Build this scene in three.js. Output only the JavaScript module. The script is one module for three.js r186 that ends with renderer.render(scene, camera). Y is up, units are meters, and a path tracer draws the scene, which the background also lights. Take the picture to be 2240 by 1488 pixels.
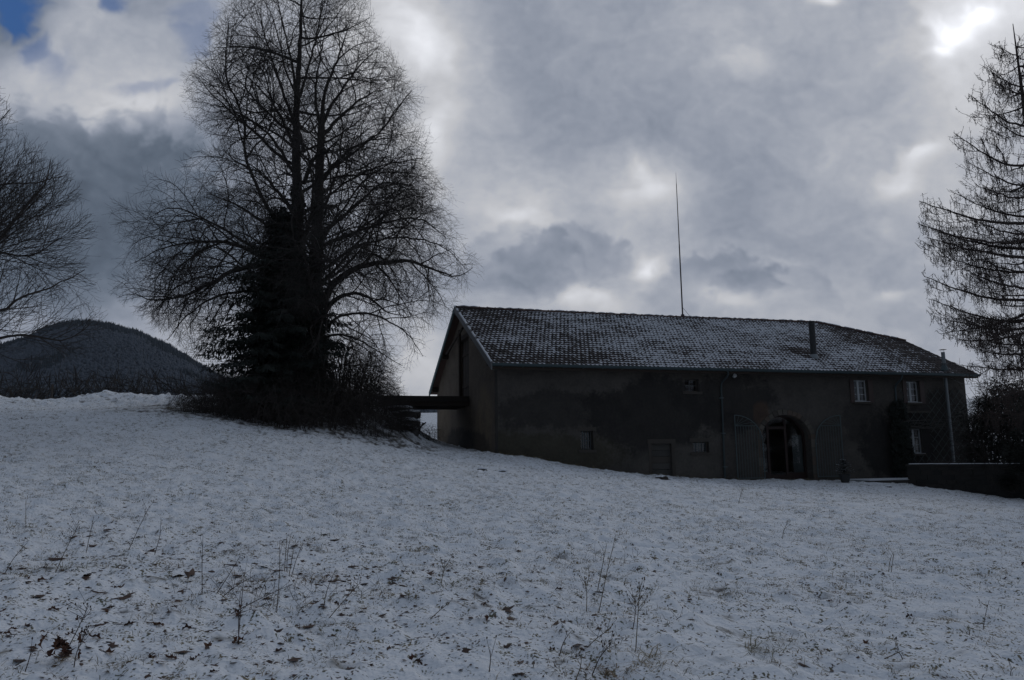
import * as THREE from 'three';
import { mergeGeometries } from 'three/addons/utils/BufferGeometryUtils.js';

// ------------------------------------------------------------------ camera, sky, sun, exposure
const V3 = THREE.Vector3, V = (x, y, z) => new V3(x, y, z);
const scene = new THREE.Scene();
const PITCH = 0.152, ROLL = -0.0138, FOCAL = 1701, EYE = 1.6;       // FOCAL in pixels of a 2240 x 1488 frame
const camera = new THREE.PerspectiveCamera(2 * Math.atan(744 / FOCAL) * 180 / Math.PI, 1024 / 680, 0.1, 9000);
camera.position.set(0, EYE, 0);
camera.rotation.order = 'YXZ';
camera.rotation.set(PITCH, 0, ROLL);
const renderer = new THREE.WebGLRenderer({ antialias: true });
renderer.toneMapping = THREE.LinearToneMapping;
renderer.toneMappingExposure = 0.5;
renderer.shadowMap.enabled = true;
renderer.shadowMap.type = THREE.PCFSoftShadowMap;

const rng = (s) => () => { s |= 0; s = s + 0x6D2B79F5 | 0; let t = Math.imul(s ^ s >>> 15, 1 | s); t = t + Math.imul(t ^ t >>> 7, 61 | t) ^ t; return ((t ^ t >>> 14) >>> 0) / 4294967296; };
const clamp = (x, a = 0, b = 1) => x < a ? a : x > b ? b : x;
const smooth = (a, b, x) => { x = clamp((x - a) / (b - a)); return x * x * (3 - 2 * x); };
const lerp = (a, b, t) => a + (b - a) * t;
// gradient noise, 2D and 3D
const PERM = new Uint8Array(1024);
{ const r = rng(77), p = [...Array(256).keys()]; for (let i = 255; i > 0; i--) { const j = r() * (i + 1) | 0; [p[i], p[j]] = [p[j], p[i]]; } for (let i = 0; i < 1024; i++) PERM[i] = p[i & 255]; }
const GX = new Float32Array(256), GY = new Float32Array(256);
for (let i = 0; i < 256; i++) { GX[i] = Math.cos(i / 256 * 6.28318); GY[i] = Math.sin(i / 256 * 6.28318); }
function n2(x, y) {
  const xi = Math.floor(x), yi = Math.floor(y), fx = x - xi, fy = y - yi, X = xi & 255, Y = yi & 255;
  const u = fx * fx * fx * (fx * (fx * 6 - 15) + 10), v = fy * fy * fy * (fy * (fy * 6 - 15) + 10);
  const a = PERM[PERM[X] + Y], b = PERM[PERM[X + 1] + Y], c = PERM[PERM[X] + Y + 1], d = PERM[PERM[X + 1] + Y + 1];
  const g00 = GX[a] * fx + GY[a] * fy, g10 = GX[b] * (fx - 1) + GY[b] * fy, g01 = GX[c] * fx + GY[c] * (fy - 1), g11 = GX[d] * (fx - 1) + GY[d] * (fy - 1);
  return 1.5 * lerp(lerp(g00, g10, u), lerp(g01, g11, u), v);
}
function fbm(x, y, o = 5, g = 0.5) { let a = 1, s = 0, t = 0; for (let i = 0; i < o; i++) { s += a * n2(x, y); t += a; a *= g; x = x * 2.03 + 17.3; y = y * 2.03 - 9.1; } return s / t; }
function n3(x, y, z) { return 0.577 * (n2(x + z * 0.37, y + 11.3) + n2(y - 5.1, z + x * 0.31) + n2(z + 7.7, x + y * 0.29)); }

const CP = Math.cos(PITCH), SP = Math.sin(PITCH), CR = Math.cos(ROLL), SR = Math.sin(ROLL);
// direction of the line of sight through a point of the 2240 x 1488 frame (x right, y up, z towards the viewer)
function ray(px, py) {
  const dx = px - 1120, dy = py - 744, X = dx * CR + dy * SR, Y = dx * SR - dy * CR;
  return V(X / FOCAL, (Y * CP) / FOCAL + SP, -(CP - Y * SP / FOCAL));
}
const at = (px, py, depth) => { const d = ray(px, py); return d.multiplyScalar(depth / -d.z).add(V(0, EYE, 0)); };
function toFrame(x, y, z) {                                           // direction -> frame point, or null behind the lens
  const c = -z * CP + y * SP; if (c < 0.12) return null;
  const X = FOCAL * x / c, Y = -FOCAL * (y * CP + z * SP) / c;
  return [1120 + X * CR - Y * SR, 744 + X * SR + Y * CR];
}

// the sky: broken winter overcast, brightest round the veiled sun at the upper right
const SUN = V(0.476, 0.431, -0.766).normalize();
{
  const W = 4096, Hh = 2048, data = new Float32Array(W * Hh * 4);
  const grey = [                                                      // cloud brightness (8 bit, display) every 160 x 100
    [72, 150, 132, 150, 165, 190, 165, 140, 139, 145, 158, 172, 165, 205, 215],
    [112, 158, 156, 148, 165, 194, 176, 142, 140, 145, 164, 150, 180, 198, 192],
    [150, 157, 170, 148, 160, 185, 178, 141, 136, 139, 152, 148, 165, 200, 176],
    [113, 122, 104, 118, 148, 172, 182, 146, 136, 136, 140, 150, 165, 188, 168],
    [101, 99, 100, 106, 138, 158, 170, 160, 152, 168, 138, 148, 165, 180, 162],
    [98, 93, 96, 108, 132, 148, 162, 158, 140, 160, 141, 148, 152, 168, 160],
    [103, 98, 104, 118, 132, 148, 142, 138, 156, 152, 141, 144, 148, 152, 156],
    [135, 130, 148, 150, 150, 156, 150, 166, 180, 176, 176, 184, 160, 152, 164],
    [150, 150, 152, 155, 155, 160, 172, 160, 160, 160, 160, 160, 155, 152, 160],
    [160, 160, 160, 160, 165, 168, 172, 165, 165, 165, 165, 165, 160, 160, 160]];
  const cub = (a, b, c, d, t) => b + 0.5 * t * (c - a + t * (2 * a - 5 * b + 4 * c - d + t * (3 * (b - c) + d - a)));
  const row = (j, x) => { const r = grey[clamp(j, 0, 9)], i = Math.floor(x), t = x - i, g = (k) => r[clamp(k, 0, 14)]; return cub(g(i - 1), g(i), g(i + 1), g(i + 2), t); };
  const grid = (px, py) => { const x = clamp(px / 160, -0.5, 14.5), y = clamp(py / 100, -0.8, 9.2), j = Math.floor(y), t = y - j; return cub(row(j - 1, x), row(j, x), row(j + 1, x), row(j + 2, x), t); };
  // cumulus banks with a firm edge: centre, radii, how much darker inside, how bright the rim
  const banks = [[110, 470, 430, 228, -12, 10], [1140, 570, 110, 80, -8, 10], [1250, 585, 140, 88, -8, 11], [1560, 640, 150, 92, -6, 14], [1690, 655, 140, 70, -4, 8]];
  const spots = [[2085, 62, 44, 24, 48], [2050, 100, 30, 18, 46], [2150, 24, 50, 15, 44], [2110, 50, 120, 60, 22], [2015, 335, 40, 18, 42], [1990, 370, 34, 24, 26], [1965, 408, 46, 22, 40], [1800, 350, 130, 70, 8], [1620, 128, 60, 30, 24], [1405, 400, 56, 34, 36], [1300, 430, 150, 50, 10], [1120, 440, 110, 40, 12], [1810, 6, 22, 10, 50], [935, 80, 44, 74, 46], [962, 310, 30, 84, 36], [880, 14, 60, 40, 24], [985, 120, 20, 60, 20],
    [1440, 592, 26, 16, 48], [1330, 650, 40, 22, 40], [1610, 655, 70, 20, 40], [1265, 655, 26, 18, 36], [1960, 655, 44, 14, 30], [290, 225, 110, 30, 22], [215, 275, 30, 26, 22], [60, 145, 60, 40, 20], [1110, 462, 60, 16, 18], [905, 800, 60, 70, 18], [1945, 500, 22, 26, 10]];
  const holes = [[20, 25, 52, 62, 1], [75, 110, 40, 30, 0.55], [262, 6, 32, 20, 0.7], [425, 75, 34, 40, 0.4], [130, 150, 34, 30, 0.4], [290, 190, 70, 12, 0.4], [440, 20, 40, 26, 0.3]];
  const lin = (c) => { c = Math.max(c, 4) / 255; return c <= 1 ? Math.pow((c + 0.055) / 1.055, 2.4) : 1 + (c - 1) * 3.2; };
  for (let j = Hh / 2 - 4; j < Hh; j++) {
    const el = ((j + 0.5) / Hh - 0.5) * Math.PI, ce = Math.cos(el), se = Math.sin(el);
    for (let i = 0; i < W; i++) {
      const az = ((i + 0.5) / W - 0.5) * 2 * Math.PI, x = ce * Math.cos(az), y = se, z = ce * Math.sin(az);
      // the layer seen on a plane overhead, so that clouds flatten towards the horizon
      const k = 1 / (0.16 + Math.max(se, 0)), qx = x * k, qz = z * k;
      const sunward = x * SUN.x + y * SUN.y + z * SUN.z;
      let open = fbm(qx * 1.1 + 3.1, qz * 1.1 - 4.7, 5);
      let g = 116 + 40 * Math.exp((sunward - 1) * 2.2) + 34 * open, hole = 0;
      const f = toFrame(x, y, z);
      if (f) {
        const [fx, fy] = f, ox = Math.max(0, -fx, fx - 2240), oy = Math.max(0, -fy, fy - 1000), w = 1 - smooth(20, 520, Math.hypot(ox, oy));
        if (w > 0) {
          const a = fbm(fx / 210 + 5, fy / 160 + 9, 4), b = fbm(fx / 210 - 31, fy / 160 + 47, 4);
          const wx = fx + 62 * a, wy = fy + 46 * b;
          let v = grid(wx, wy); v += 17 * smooth(184, 146, v) * smooth(85, 125, v) + 27 * smooth(125, 85, v);
          const fine = fbm(fx / 120 + a * 1.4, fy / 80 + b * 1.4, 6, 0.55);
          v += 14 * fine + 6 * fbm(fx / 30, fy / 22, 4, 0.6);
          const edge = fbm(fx / 70 + 3, fy / 58, 4, 0.58);
          for (const [cx, cy, rx, ry, dark, rim] of banks) {
            const ex = (fx - cx) / rx, ey = (fy - cy) / ry, d = Math.hypot(ex, ey) + 0.3 * a + 0.34 * fine + 0.3 * edge;
            if (d < 1.9) { const up = smooth(0.55, -0.45, ey), soft = 0.1 + 0.45 * (1 - up), e = smooth(1 + soft, 0.95 - soft, d); v += dark * e + rim * up * (1 - e) * smooth(1.6, 1.05, d); }
          }
          v = 144 + (v - 146) * 1.16 - 5 * smooth(1350, 1600, fx) * smooth(2050, 1900, fx);
          for (const [cx, cy, rx, ry, amp] of spots) { const q = ((wx - cx + 20 * fine) / rx) ** 2 + ((wy - cy + 16 * fine) / ry) ** 2; if (q < 7) v += amp * Math.exp(-q * 0.8); }
          for (const [cx, cy, rx, ry, amp] of holes) { const q = Math.hypot((wx - cx) / rx, (wy - cy) / ry) + 1.1 * fine + 0.5 * edge; hole = Math.max(hole, w * amp * smooth(1.55, 0.35, q)); }
          g = lerp(g, v, w);
        }
      }
      const L = lin(g) * 2, t = clamp((g - 100) / 50), t2 = clamp((g - 150) / 45), o = (j * W + i) * 4;
      let r = L * (lerp(0.79, 0.9, t) + 0.08 * t2), gg = L, bb = L * (lerp(1.34, 1.22, t) - 0.16 * t2);
      if (hole > 0) { r = lerp(r, 0.085, hole); gg = lerp(gg, 0.215, hole); bb = lerp(bb, 0.56, hole); }
      data[o] = r; data[o + 1] = gg; data[o + 2] = bb; data[o + 3] = 1;
    }
  }
  for (let j = 0; j < Hh / 2 - 4; j++) data.copyWithin(j * W * 4, (Hh / 2 - 2) * W * 4, (Hh / 2 - 1) * W * 4);
  const sky = new THREE.DataTexture(data, W, Hh, THREE.RGBAFormat, THREE.FloatType);
  sky.mapping = THREE.EquirectangularReflectionMapping;
  sky.magFilter = sky.minFilter = THREE.LinearFilter;
  sky.needsUpdate = true;
  scene.background = sky; scene.environment = sky;
}
const sun = new THREE.DirectionalLight(new THREE.Color(1, 0.96, 0.9), 0.6);
sun.position.copy(SUN).multiplyScalar(120);
sun.castShadow = true; sun.shadow.radius = 45;
sun.shadow.mapSize.set(4096, 4096);
Object.assign(sun.shadow.camera, { left: -70, right: 70, top: 70, bottom: -70, near: 1, far: 320 });
scene.add(sun);

scene.fog = new THREE.FogExp2(new THREE.Color(0.72, 0.8, 0.95), 0.000025);

// ------------------------------------------------------------------ helpers
const taken = {};
function numbered(n) { const k = taken[n] = (taken[n] ?? -1) + 1; return k ? `${n}_${String(k).padStart(3, '0')}` : n; }
function tag(o, label, category, group) { o.userData.label = label; o.userData.category = category; if (group) o.userData.group = group; return o; }
function thing(name, label, category, pos = [0, 0, 0], turn = 0, group) {
  const g = new THREE.Group(); g.name = numbered(name); g.position.set(...pos); g.rotation.y = turn; scene.add(g);
  return tag(g, label, category, group);
}
function part(name, geo, mat, parent, kind) {
  const m = new THREE.Mesh(geo, mat); m.castShadow = m.receiveShadow = true;
  m.name = parent ? name : numbered(name); (parent ?? scene).add(m);
  if (kind) m.userData.kind = kind;
  return m;
}
function sub(name, parent) { const g = new THREE.Group(); g.name = name; parent.add(g); return g; }
function dup(o, pos, turn, scale = 1, label) {
  const c = o.clone(); c.name = numbered(o.name.replace(/_\d{3}$/, '')); c.position.set(...pos); c.rotation.y = turn; c.scale.setScalar(scale); scene.add(c);
  if (label) c.userData.label = label;
  return c;
}
const M = (r, g, b, roughness = 0.9, extra = {}) => new THREE.MeshStandardMaterial({ color: new THREE.Color().setRGB(r, g, b), roughness, side: THREE.DoubleSide, ...extra });
function boxAt(x0, x1, y0, y1, z0, z1) { return new THREE.BoxGeometry(x1 - x0, y1 - y0, z1 - z0).translate((x0 + x1) / 2, (y0 + y1) / 2, (z0 + z1) / 2); }
class MB {                                                            // collects tubes, blades and slabs into one geometry
  constructor() { this.p = []; this.n = []; this.i = []; }
  get count() { return this.p.length / 3; }
  tube(pts, rad, sides = 3) {
    const b = this.count, N = pts.length; let ux = 0, uy = 0, uz = 0;
    for (let k = 0; k < N; k++) {
      const A = pts[Math.max(0, k - 1)], B = pts[Math.min(N - 1, k + 1)];
      let tx = B.x - A.x, ty = B.y - A.y, tz = B.z - A.z, l = Math.hypot(tx, ty, tz) || 1; tx /= l; ty /= l; tz /= l;
      if (!k) { if (Math.abs(ty) < 0.8) { ux = -tz; uy = 0; uz = tx; } else { ux = 0; uy = tz; uz = -ty; } }
      const d = ux * tx + uy * ty + uz * tz; ux -= d * tx; uy -= d * ty; uz -= d * tz; l = Math.hypot(ux, uy, uz) || 1; ux /= l; uy /= l; uz /= l;
      const vx = ty * uz - tz * uy, vy = tz * ux - tx * uz, vz = tx * uy - ty * ux, P = pts[k], r = rad[k];
      for (let s = 0; s < sides; s++) {
        const a = s / sides * 6.28319, c = Math.cos(a), q = Math.sin(a), nx = ux * c + vx * q, ny = uy * c + vy * q, nz = uz * c + vz * q;
        this.p.push(P.x + nx * r, P.y + ny * r, P.z + nz * r); this.n.push(nx, ny, nz);
      }
    }
    for (let k = 0; k < N - 1; k++) for (let s = 0; s < sides; s++) {
      const a = b + k * sides + s, c = b + k * sides + (s + 1) % sides;
      this.i.push(a, c, a + sides, c, c + sides, a + sides);
    }
    return this;
  }
  face(pts) {                                                         // a flat fan
    const b = this.count, n = new V3().crossVectors(pts[1].clone().sub(pts[0]), pts[2].clone().sub(pts[0])).normalize();
    for (const q of pts) { this.p.push(q.x, q.y, q.z); this.n.push(n.x, n.y, n.z); }
    for (let k = 1; k < pts.length - 1; k++) this.i.push(b, b + k, b + k + 1);
    return this;
  }
  geo() {
    const g = new THREE.BufferGeometry();
    g.setAttribute('position', new THREE.Float32BufferAttribute(this.p, 3));
    g.setAttribute('normal', new THREE.Float32BufferAttribute(this.n, 3));
    g.setIndex(this.i); this.p = this.n = this.i = []; return g;
  }
}
function curve(pts, n) { return new THREE.CatmullRomCurve3(pts).getPoints(n); }
function tex(w, h, f, { srgb = true, repeat = true } = {}) {          // f(u, v) -> [r, g, b] linear or a grey
  const d = new Uint8Array(w * h * 4), enc = (c) => Math.round(255 * (srgb ? (c <= 0.0031308 ? 12.92 * c : 1.055 * Math.pow(clamp(c), 1 / 2.4) - 0.055) : clamp(c)));
  for (let j = 0; j < h; j++) for (let i = 0; i < w; i++) {
    let c = f((i + 0.5) / w, (j + 0.5) / h); if (typeof c === 'number') c = [c, c, c];
    const o = (j * w + i) * 4; d[o] = enc(c[0]); d[o + 1] = enc(c[1]); d[o + 2] = enc(c[2]); d[o + 3] = 255;
  }
  const t = new THREE.DataTexture(d, w, h); t.magFilter = THREE.LinearFilter; t.minFilter = THREE.LinearMipmapLinearFilter; t.generateMipmaps = true;
  if (srgb) t.colorSpace = THREE.SRGBColorSpace;
  t.wrapS = t.wrapT = repeat ? THREE.RepeatWrapping : THREE.ClampToEdgeWrapping; t.needsUpdate = true; return t;
}
// noise that repeats every 1 in u and v
function wrapNoise(u, v, s, o = 4, g = 0.5) {
  const a = (x, y) => fbm(x * s, y * s, o, g), wu = smooth(0.8, 1, u), wv = smooth(0.8, 1, v);
  return lerp(lerp(a(u, v), a(u - 1, v), wu), lerp(a(u, v - 1), a(u - 1, v - 1), wu), wv);
}

// ------------------------------------------------------------------ terrain
const CTRL = [];
{
  const P = (px, py, d) => { const q = at(px, py, d); CTRL.push([q.x, -q.z, q.y]); };
  const G = (x, z, y) => CTRL.push([x, z, y]);
  P(1083, 991, 32.4); P(1250, 1018, 33.2); P(1400, 1038, 34.1); P(1600, 1049, 35.3); P(1725, 1050, 36.2); P(1800, 1052, 36.6);
  P(1860, 1058, 35); P(1990, 1066, 34.2); P(2120, 1079, 32.6); P(2240, 1093, 31.4); P(2400, 1112, 30);
  P(951, 975, 46); P(985, 978, 41); P(1040, 983, 36.5); P(930, 968, 37); P(905, 964, 33.5); P(850, 962, 30.5);
  P(780, 952, 29); P(690, 946, 27.5); P(600, 943, 26.5); P(500, 926, 26.5); P(430, 912, 27); P(380, 902, 28);
  P(640, 905, 31.5); P(760, 905, 31.5); P(820, 880, 34.5); P(800, 866, 36.5); P(740, 868, 39); P(830, 864, 37.3); P(640, 868, 37); P(540, 866, 38); P(450, 869, 38); P(380, 867, 39); P(310, 866, 39.5); P(228, 866, 40); P(150, 874, 40); P(100, 877, 40.5); P(40, 873, 41); P(0, 867, 41); P(0, 884, 35.5); P(100, 888, 35.5); P(200, 886, 35); P(300, 884, 34.5); P(380, 882, 34); P(-150, 880, 35); P(-150, 850, 42); P(-400, 850, 42);
  G(-3.2, 48, 2.4); G(-1.9, 40, 2.1); G(-9, 46, 3.7); G(-16, 47, 4.2); G(-24, 48, 4.4); G(-34, 50, 4.6); G(10, 52, 1.6); G(24, 46, 1.1); G(34, 34, -0.6);
  G(0, 0, 0); G(0, -12, -0.7); G(-12, -6, 0.6); G(14, -6, -0.9); G(-20, 8, 1.9); G(-14, 18, 2.2); G(-26, 26, 3.8); G(18, 10, -0.7); G(30, 16, -1.2); G(26, -14, -1.6); G(-26, -14, 0.9); G(6, 12, 0.25); G(-5, 12, 0.75); G(12, 22, 0.1); G(0, 22, 1.02);
}
const RBF = (() => {                                                  // thin-plate spline through the control points
  const n = CTRL.length, m = n + 3, A = Array.from({ length: m }, () => new Float64Array(m + 1));
  const U = (r2) => r2 < 1e-9 ? 0 : 0.5 * r2 * Math.log(r2);
  for (let i = 0; i < n; i++) {
    for (let j = 0; j < n; j++) A[i][j] = U((CTRL[i][0] - CTRL[j][0]) ** 2 + (CTRL[i][1] - CTRL[j][1]) ** 2) + (i === j ? 0.6 : 0);
    A[i][n] = A[n][i] = 1; A[i][n + 1] = A[n + 1][i] = CTRL[i][0]; A[i][n + 2] = A[n + 2][i] = CTRL[i][1]; A[i][m] = CTRL[i][2];
  }
  for (let c = 0; c < m; c++) {
    let p = c; for (let r = c + 1; r < m; r++) if (Math.abs(A[r][c]) > Math.abs(A[p][c])) p = r;
    [A[c], A[p]] = [A[p], A[c]];
    for (let r = c + 1; r < m; r++) { const f = A[r][c] / A[c][c]; if (f) for (let k = c; k <= m; k++) A[r][k] -= f * A[c][k]; }
  }
  const w = new Float64Array(m);
  for (let r = m - 1; r >= 0; r--) { let s = A[r][m]; for (let k = r + 1; k < m; k++) s -= A[r][k] * w[k]; w[r] = s / A[r][r]; }
  return (x, z) => { let s = w[n] + w[n + 1] * x + w[n + 2] * z; for (let i = 0; i < n; i++) s += w[i] * U((x - CTRL[i][0]) ** 2 + (z - CTRL[i][1]) ** 2); return s; };
})();
function farGround(x, z) {                                            // valley behind the crest, then open snow slopes
  const d = Math.hypot(x, z);
  return -3 - 9 * smooth(60, 190, d) + 70 * smooth(210, 1000, d) + 60 * smooth(1000, 4200, d) + 4 * fbm(x / 260, z / 260, 3) * smooth(100, 400, d);
}
function baseHeight(x, z) {                                           // z here runs away from the camera
  const d = Math.hypot(x * 0.9 + 1, z - 16), w = smooth(34, 62, d);
  return w >= 1 ? farGround(x, z) : lerp(RBF(x, z), farGround(x, z), w);
}
function relief(x, z) {                                               // hummocks and tussocks under the snow
  const d = Math.hypot(x, z), k = smooth(90, 40, d);
  if (k <= 0) return 0;
  const a = fbm(x * 0.55, z * 0.55, 3), b = fbm(x * 2.4 + 9, z * 2.4, 3), c = n2(x * 7.1, z * 7.1 + 4);
  const near = smooth(26, 8, d);
  return k * (1 + 1.1 * smooth(30, 37, z) * smooth(-8, -13, x)) * (0.07 * a + 0.07 * b * Math.abs(b) * 2.2 + 0.042 * b + (0.012 + 0.01 * near) * c + 0.012 * near * n2(x * 14.3 + 3, z * 14.3));
}
const KNOLL = at(232, 860, 40);
const height = (x, z) => baseHeight(x, z) + relief(x, z) + (Math.abs(x - KNOLL.x) < 4 && Math.abs(z - 40) < 4 ? (0.27 + 0.2 * fbm(x * 1.9, z * 1.9, 3)) * Math.exp(-(((x - KNOLL.x) / 0.95) ** 2) - ((z - 40) / 1.1) ** 2) : 0);
function hit(px, py, far = 60) {                                      // where a line of sight meets the field
  const d = ray(px, py); let a = 2;
  for (let t = 2; t < far; t += 0.1) { if (EYE + d.y * t < baseHeight(d.x * t, -d.z * t)) { a = t; break; } a = t; }
  return V(d.x * a, baseHeight(d.x * a, -d.z * a), d.z * a);
}
const onGround = (x, z) => V(x, height(x, -z), z);                    // world z
const TREE = at(668, 905, 31.5);                                      // foot of the big lime
function bare(x, z) {                                                 // 0 snow, 1 bare litter: thin snow below the trees and on the bank
  const ex = (x - TREE.x + 0.6) / 8.2, ez = (z - 31) / 6, q = 1 - Math.hypot(ex, ez);
  return clamp(0.16 + 0.68 * smooth(-0.1, 0.5, q) + 0.16 * smooth(14, 5, Math.hypot(x + 4, z - 4)) + 0.06 * smooth(-6, -18, x) + 0.2 * smooth(31, 38, z) * smooth(-8, -12, x));
}
const groundTex = tex(2048, 2048, (u, v) => {
  const soft = wrapNoise(u, v, 9, 4), mid = wrapNoise(u + 0.31, v + 0.17, 62, 4, 0.62), fine = wrapNoise(u + 0.7, v + 0.4, 330, 2, 0.6), hue = wrapNoise(u + 0.13, v + 0.83, 60, 2);
  const s = mid * 0.62 + fine * 0.55 + soft * 0.22, k = smooth(0.185, 0.28, s), k2 = smooth(0.08, 0.26, s) * 0.2;
  const grass = hue > 0.05 ? [0.20, 0.165, 0.10] : hue > -0.2 ? [0.10, 0.10, 0.06] : [0.085, 0.06, 0.045];
  const sn = 1 - 0.05 * clamp(0.5 + fine);
  return [0, 1, 2].map((c) => lerp(lerp(sn, 0.55 * sn, k2), grass[c], k));
});
const groundBump = tex(1024, 1024, (u, v) => clamp(0.5 + 0.35 * wrapNoise(u + 0.31, v + 0.17, 40, 4, 0.6) + 0.3 * wrapNoise(u + 0.7, v + 0.4, 170, 2, 0.6)), { srgb: false });
const TILE = 7.3;
{
  const spaced = (from, to, step) => { const o = [from]; while (Math.abs(o.at(-1)) < Math.abs(to)) o.push(o.at(-1) + Math.sign(to - from) * step(Math.abs(o.at(-1)))); return o; };
  const half = spaced(0, 4500, (d) => d < 6 ? 0.06 : d < 26 ? 0.06 + (d - 6) * 0.0075 : 0.21 + (d - 26) * 0.13), xs = [...half.slice(1).map((v) => -v).reverse(), ...half];
  const zs = [...spaced(0, 600, (d) => 0.3 + d * 0.15).slice(1).map((v) => -v).reverse(), ...spaced(0, 5200, (d) => d < 3.5 ? 0.25 : d < 12 ? 0.055 : d < 46 ? 0.055 + (d - 12) * 0.0055 : 0.22 + (d - 46) * 0.09)];
  const nx = xs.length, nz = zs.length, p = new Float32Array(nx * nz * 3), uv = new Float32Array(nx * nz * 2), col = new Float32Array(nx * nz * 3), idx = [];
  for (let j = 0; j < nz; j++) for (let i = 0; i < nx; i++) {
    const o = j * nx + i, x = xs[i], z = zs[j], d = Math.hypot(x, z);
    p[o * 3] = x; p[o * 3 + 1] = height(x, z); p[o * 3 + 2] = -z;
    uv[o * 2] = x / TILE; uv[o * 2 + 1] = z / TILE;
    let k = 0, h = 0;
    if (d < 110) {
      const b = bare(x, z), s = 0.55 * fbm(x * 1.3 + 40, z * 1.3, 4, 0.6) + 0.5 * fbm(x * 5.2, z * 5.2 + 7, 3, 0.65);
      k = smooth(0.5 - 0.72 * b, 0.72 - 0.72 * b, s + 0.06); h = fbm(x * 0.8, z * 0.8 + 31, 2);
    }
    const lit = h > 0.1 ? [0.10, 0.085, 0.055] : [0.05, 0.04, 0.03];
    const hedge = d > 200 ? smooth(0.5, 0.56, Math.abs(Math.sin(x / 70 + 0.6 * Math.sin(z / 130))) * 0 + fbm(x / 90, z / 60, 3) + 0.1) * 0.7 : 0;
    for (let c = 0; c < 3; c++) col[o * 3 + c] = lerp(lerp([0.82, 0.845, 0.875][c], lit[c], k * 0.93), [0.10, 0.1, 0.11][c], hedge);
  }
  for (let j = 0; j < nz - 1; j++) for (let i = 0; i < nx - 1; i++) { const a = j * nx + i; idx.push(a, a + 1, a + nx, a + 1, a + nx + 1, a + nx); }
  const g = new THREE.BufferGeometry();
  g.setAttribute('position', new THREE.BufferAttribute(p, 3)); g.setAttribute('uv', new THREE.BufferAttribute(uv, 2)); g.setAttribute('color', new THREE.BufferAttribute(col, 3));
  g.setIndex(idx); g.computeVertexNormals();
  part('snowy_meadow', g, new THREE.MeshStandardMaterial({ vertexColors: true, map: groundTex, bumpMap: groundBump, bumpScale: 0.03, roughness: 0.85, side: THREE.DoubleSide }), null, 'structure');
}

// ------------------------------------------------------------------ far wooded hill
{
  const prof = [[-900, 830], [-500, 800], [-250, 786], [-100, 772], [0, 760], [60, 744], [100, 722], [140, 711], [190, 708], [240, 715], [290, 728], [350, 753], [400, 779], [440, 806], [490, 832], [560, 862], [680, 886]].map(([px, py]) => { const q = at(px, py, 2200); return [q.x, q.y]; });
  const crest = (x) => { if (x <= prof[0][0]) return prof[0][1]; for (let i = 1; i < prof.length; i++) if (x < prof[i][0]) { const t = (x - prof[i - 1][0]) / (prof[i][0] - prof[i - 1][0]); return lerp(prof[i - 1][1], prof[i][1], t * t * (3 - 2 * t) * 0.4 + t * 0.6); } return prof.at(-1)[1]; };
  const hill = (x, z) => { const k = smooth(950, 2200, z) * smooth(3300, 2350, z), s = Math.max(z, 900) / 2200; return lerp(-20, crest(x / s) * s, k) + 12 * fbm(x / 240, z / 200, 3) * k * (1 - smooth(1900, 2150, z)); };
  const nx = 120, nz = 70, g = new THREE.PlaneGeometry(3800, 2300, nx, nz), p = g.attributes.position;
  for (let i = 0; i < p.count; i++) { const x = p.getX(i) - 2000, z = p.getY(i) + 2150; p.setXYZ(i, x, hill(x, z), -z); }
  g.computeVertexNormals();
  part('wooded_hill', g, M(0.1, 0.11, 0.125), null, 'structure');
  const r = rng(5), leafy = new THREE.IcosahedronGeometry(1, 1), q = leafy.attributes.position;
  for (let i = 0; i < q.count; i++) { const k = 0.8 + 0.3 * n3(q.getX(i) * 2.1, q.getY(i) * 2.1, q.getZ(i) * 2.1); q.setXYZ(i, q.getX(i) * k, q.getY(i) * k * 1.25 + 0.9, q.getZ(i) * k); }
  leafy.computeVertexNormals();
  const firGeo = new THREE.ConeGeometry(0.62, 2.6, 6, 2).translate(0, 1.3, 0);
  for (const [name, geo, N, pick, label] of [['bare_wood', leafy, 42000, (w) => w < 0.18, 'frosted bare woodland covering the distant hill'], ['fir_wood', firGeo, 14000, (w) => w >= 0.18, 'dark fir stands on the distant hill']]) {
    const m = new THREE.InstancedMesh(geo, M(1, 1, 1), N), mx = new THREE.Matrix4(), c = new THREE.Color(); let k = 0;
    m.name = name; m.castShadow = m.receiveShadow = true;
    for (let t = 0; k < N && t < N * 30; t++) {
      const x = -2400 + r() * 2600, z = 1080 + r() * 1250; if (hill(x, z) < farGround(x, z) - 3) continue;
      const w = fbm(x / 170 + 4, z / 170, 3) + 0.5 * smooth(1950, 2200, z) - 0.05; if (!pick(w + (r() - 0.5) * 0.12)) continue;
      const s = name === 'fir_wood' ? 3 + r() * 3 : 2.4 + r() * 2.2;
      mx.compose(V(x, hill(x, z) - 1, -z), new THREE.Quaternion().setFromAxisAngle(V(0, 1, 0), r() * 6.28), V(s, s * (0.85 + r() * 0.5), s)); m.setMatrixAt(k, mx);
      const v = 0.86 + r() * 0.28; if (name === 'fir_wood') c.setRGB(0.033 * v, 0.046 * v, 0.056 * v); else c.setRGB(0.08 * v, 0.095 * v, 0.115 * v);
      m.setColorAt(k++, c);
    }
    m.count = k; tag(m, label, 'wood'); m.userData.kind = 'stuff'; scene.add(m);
  }
}

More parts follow.
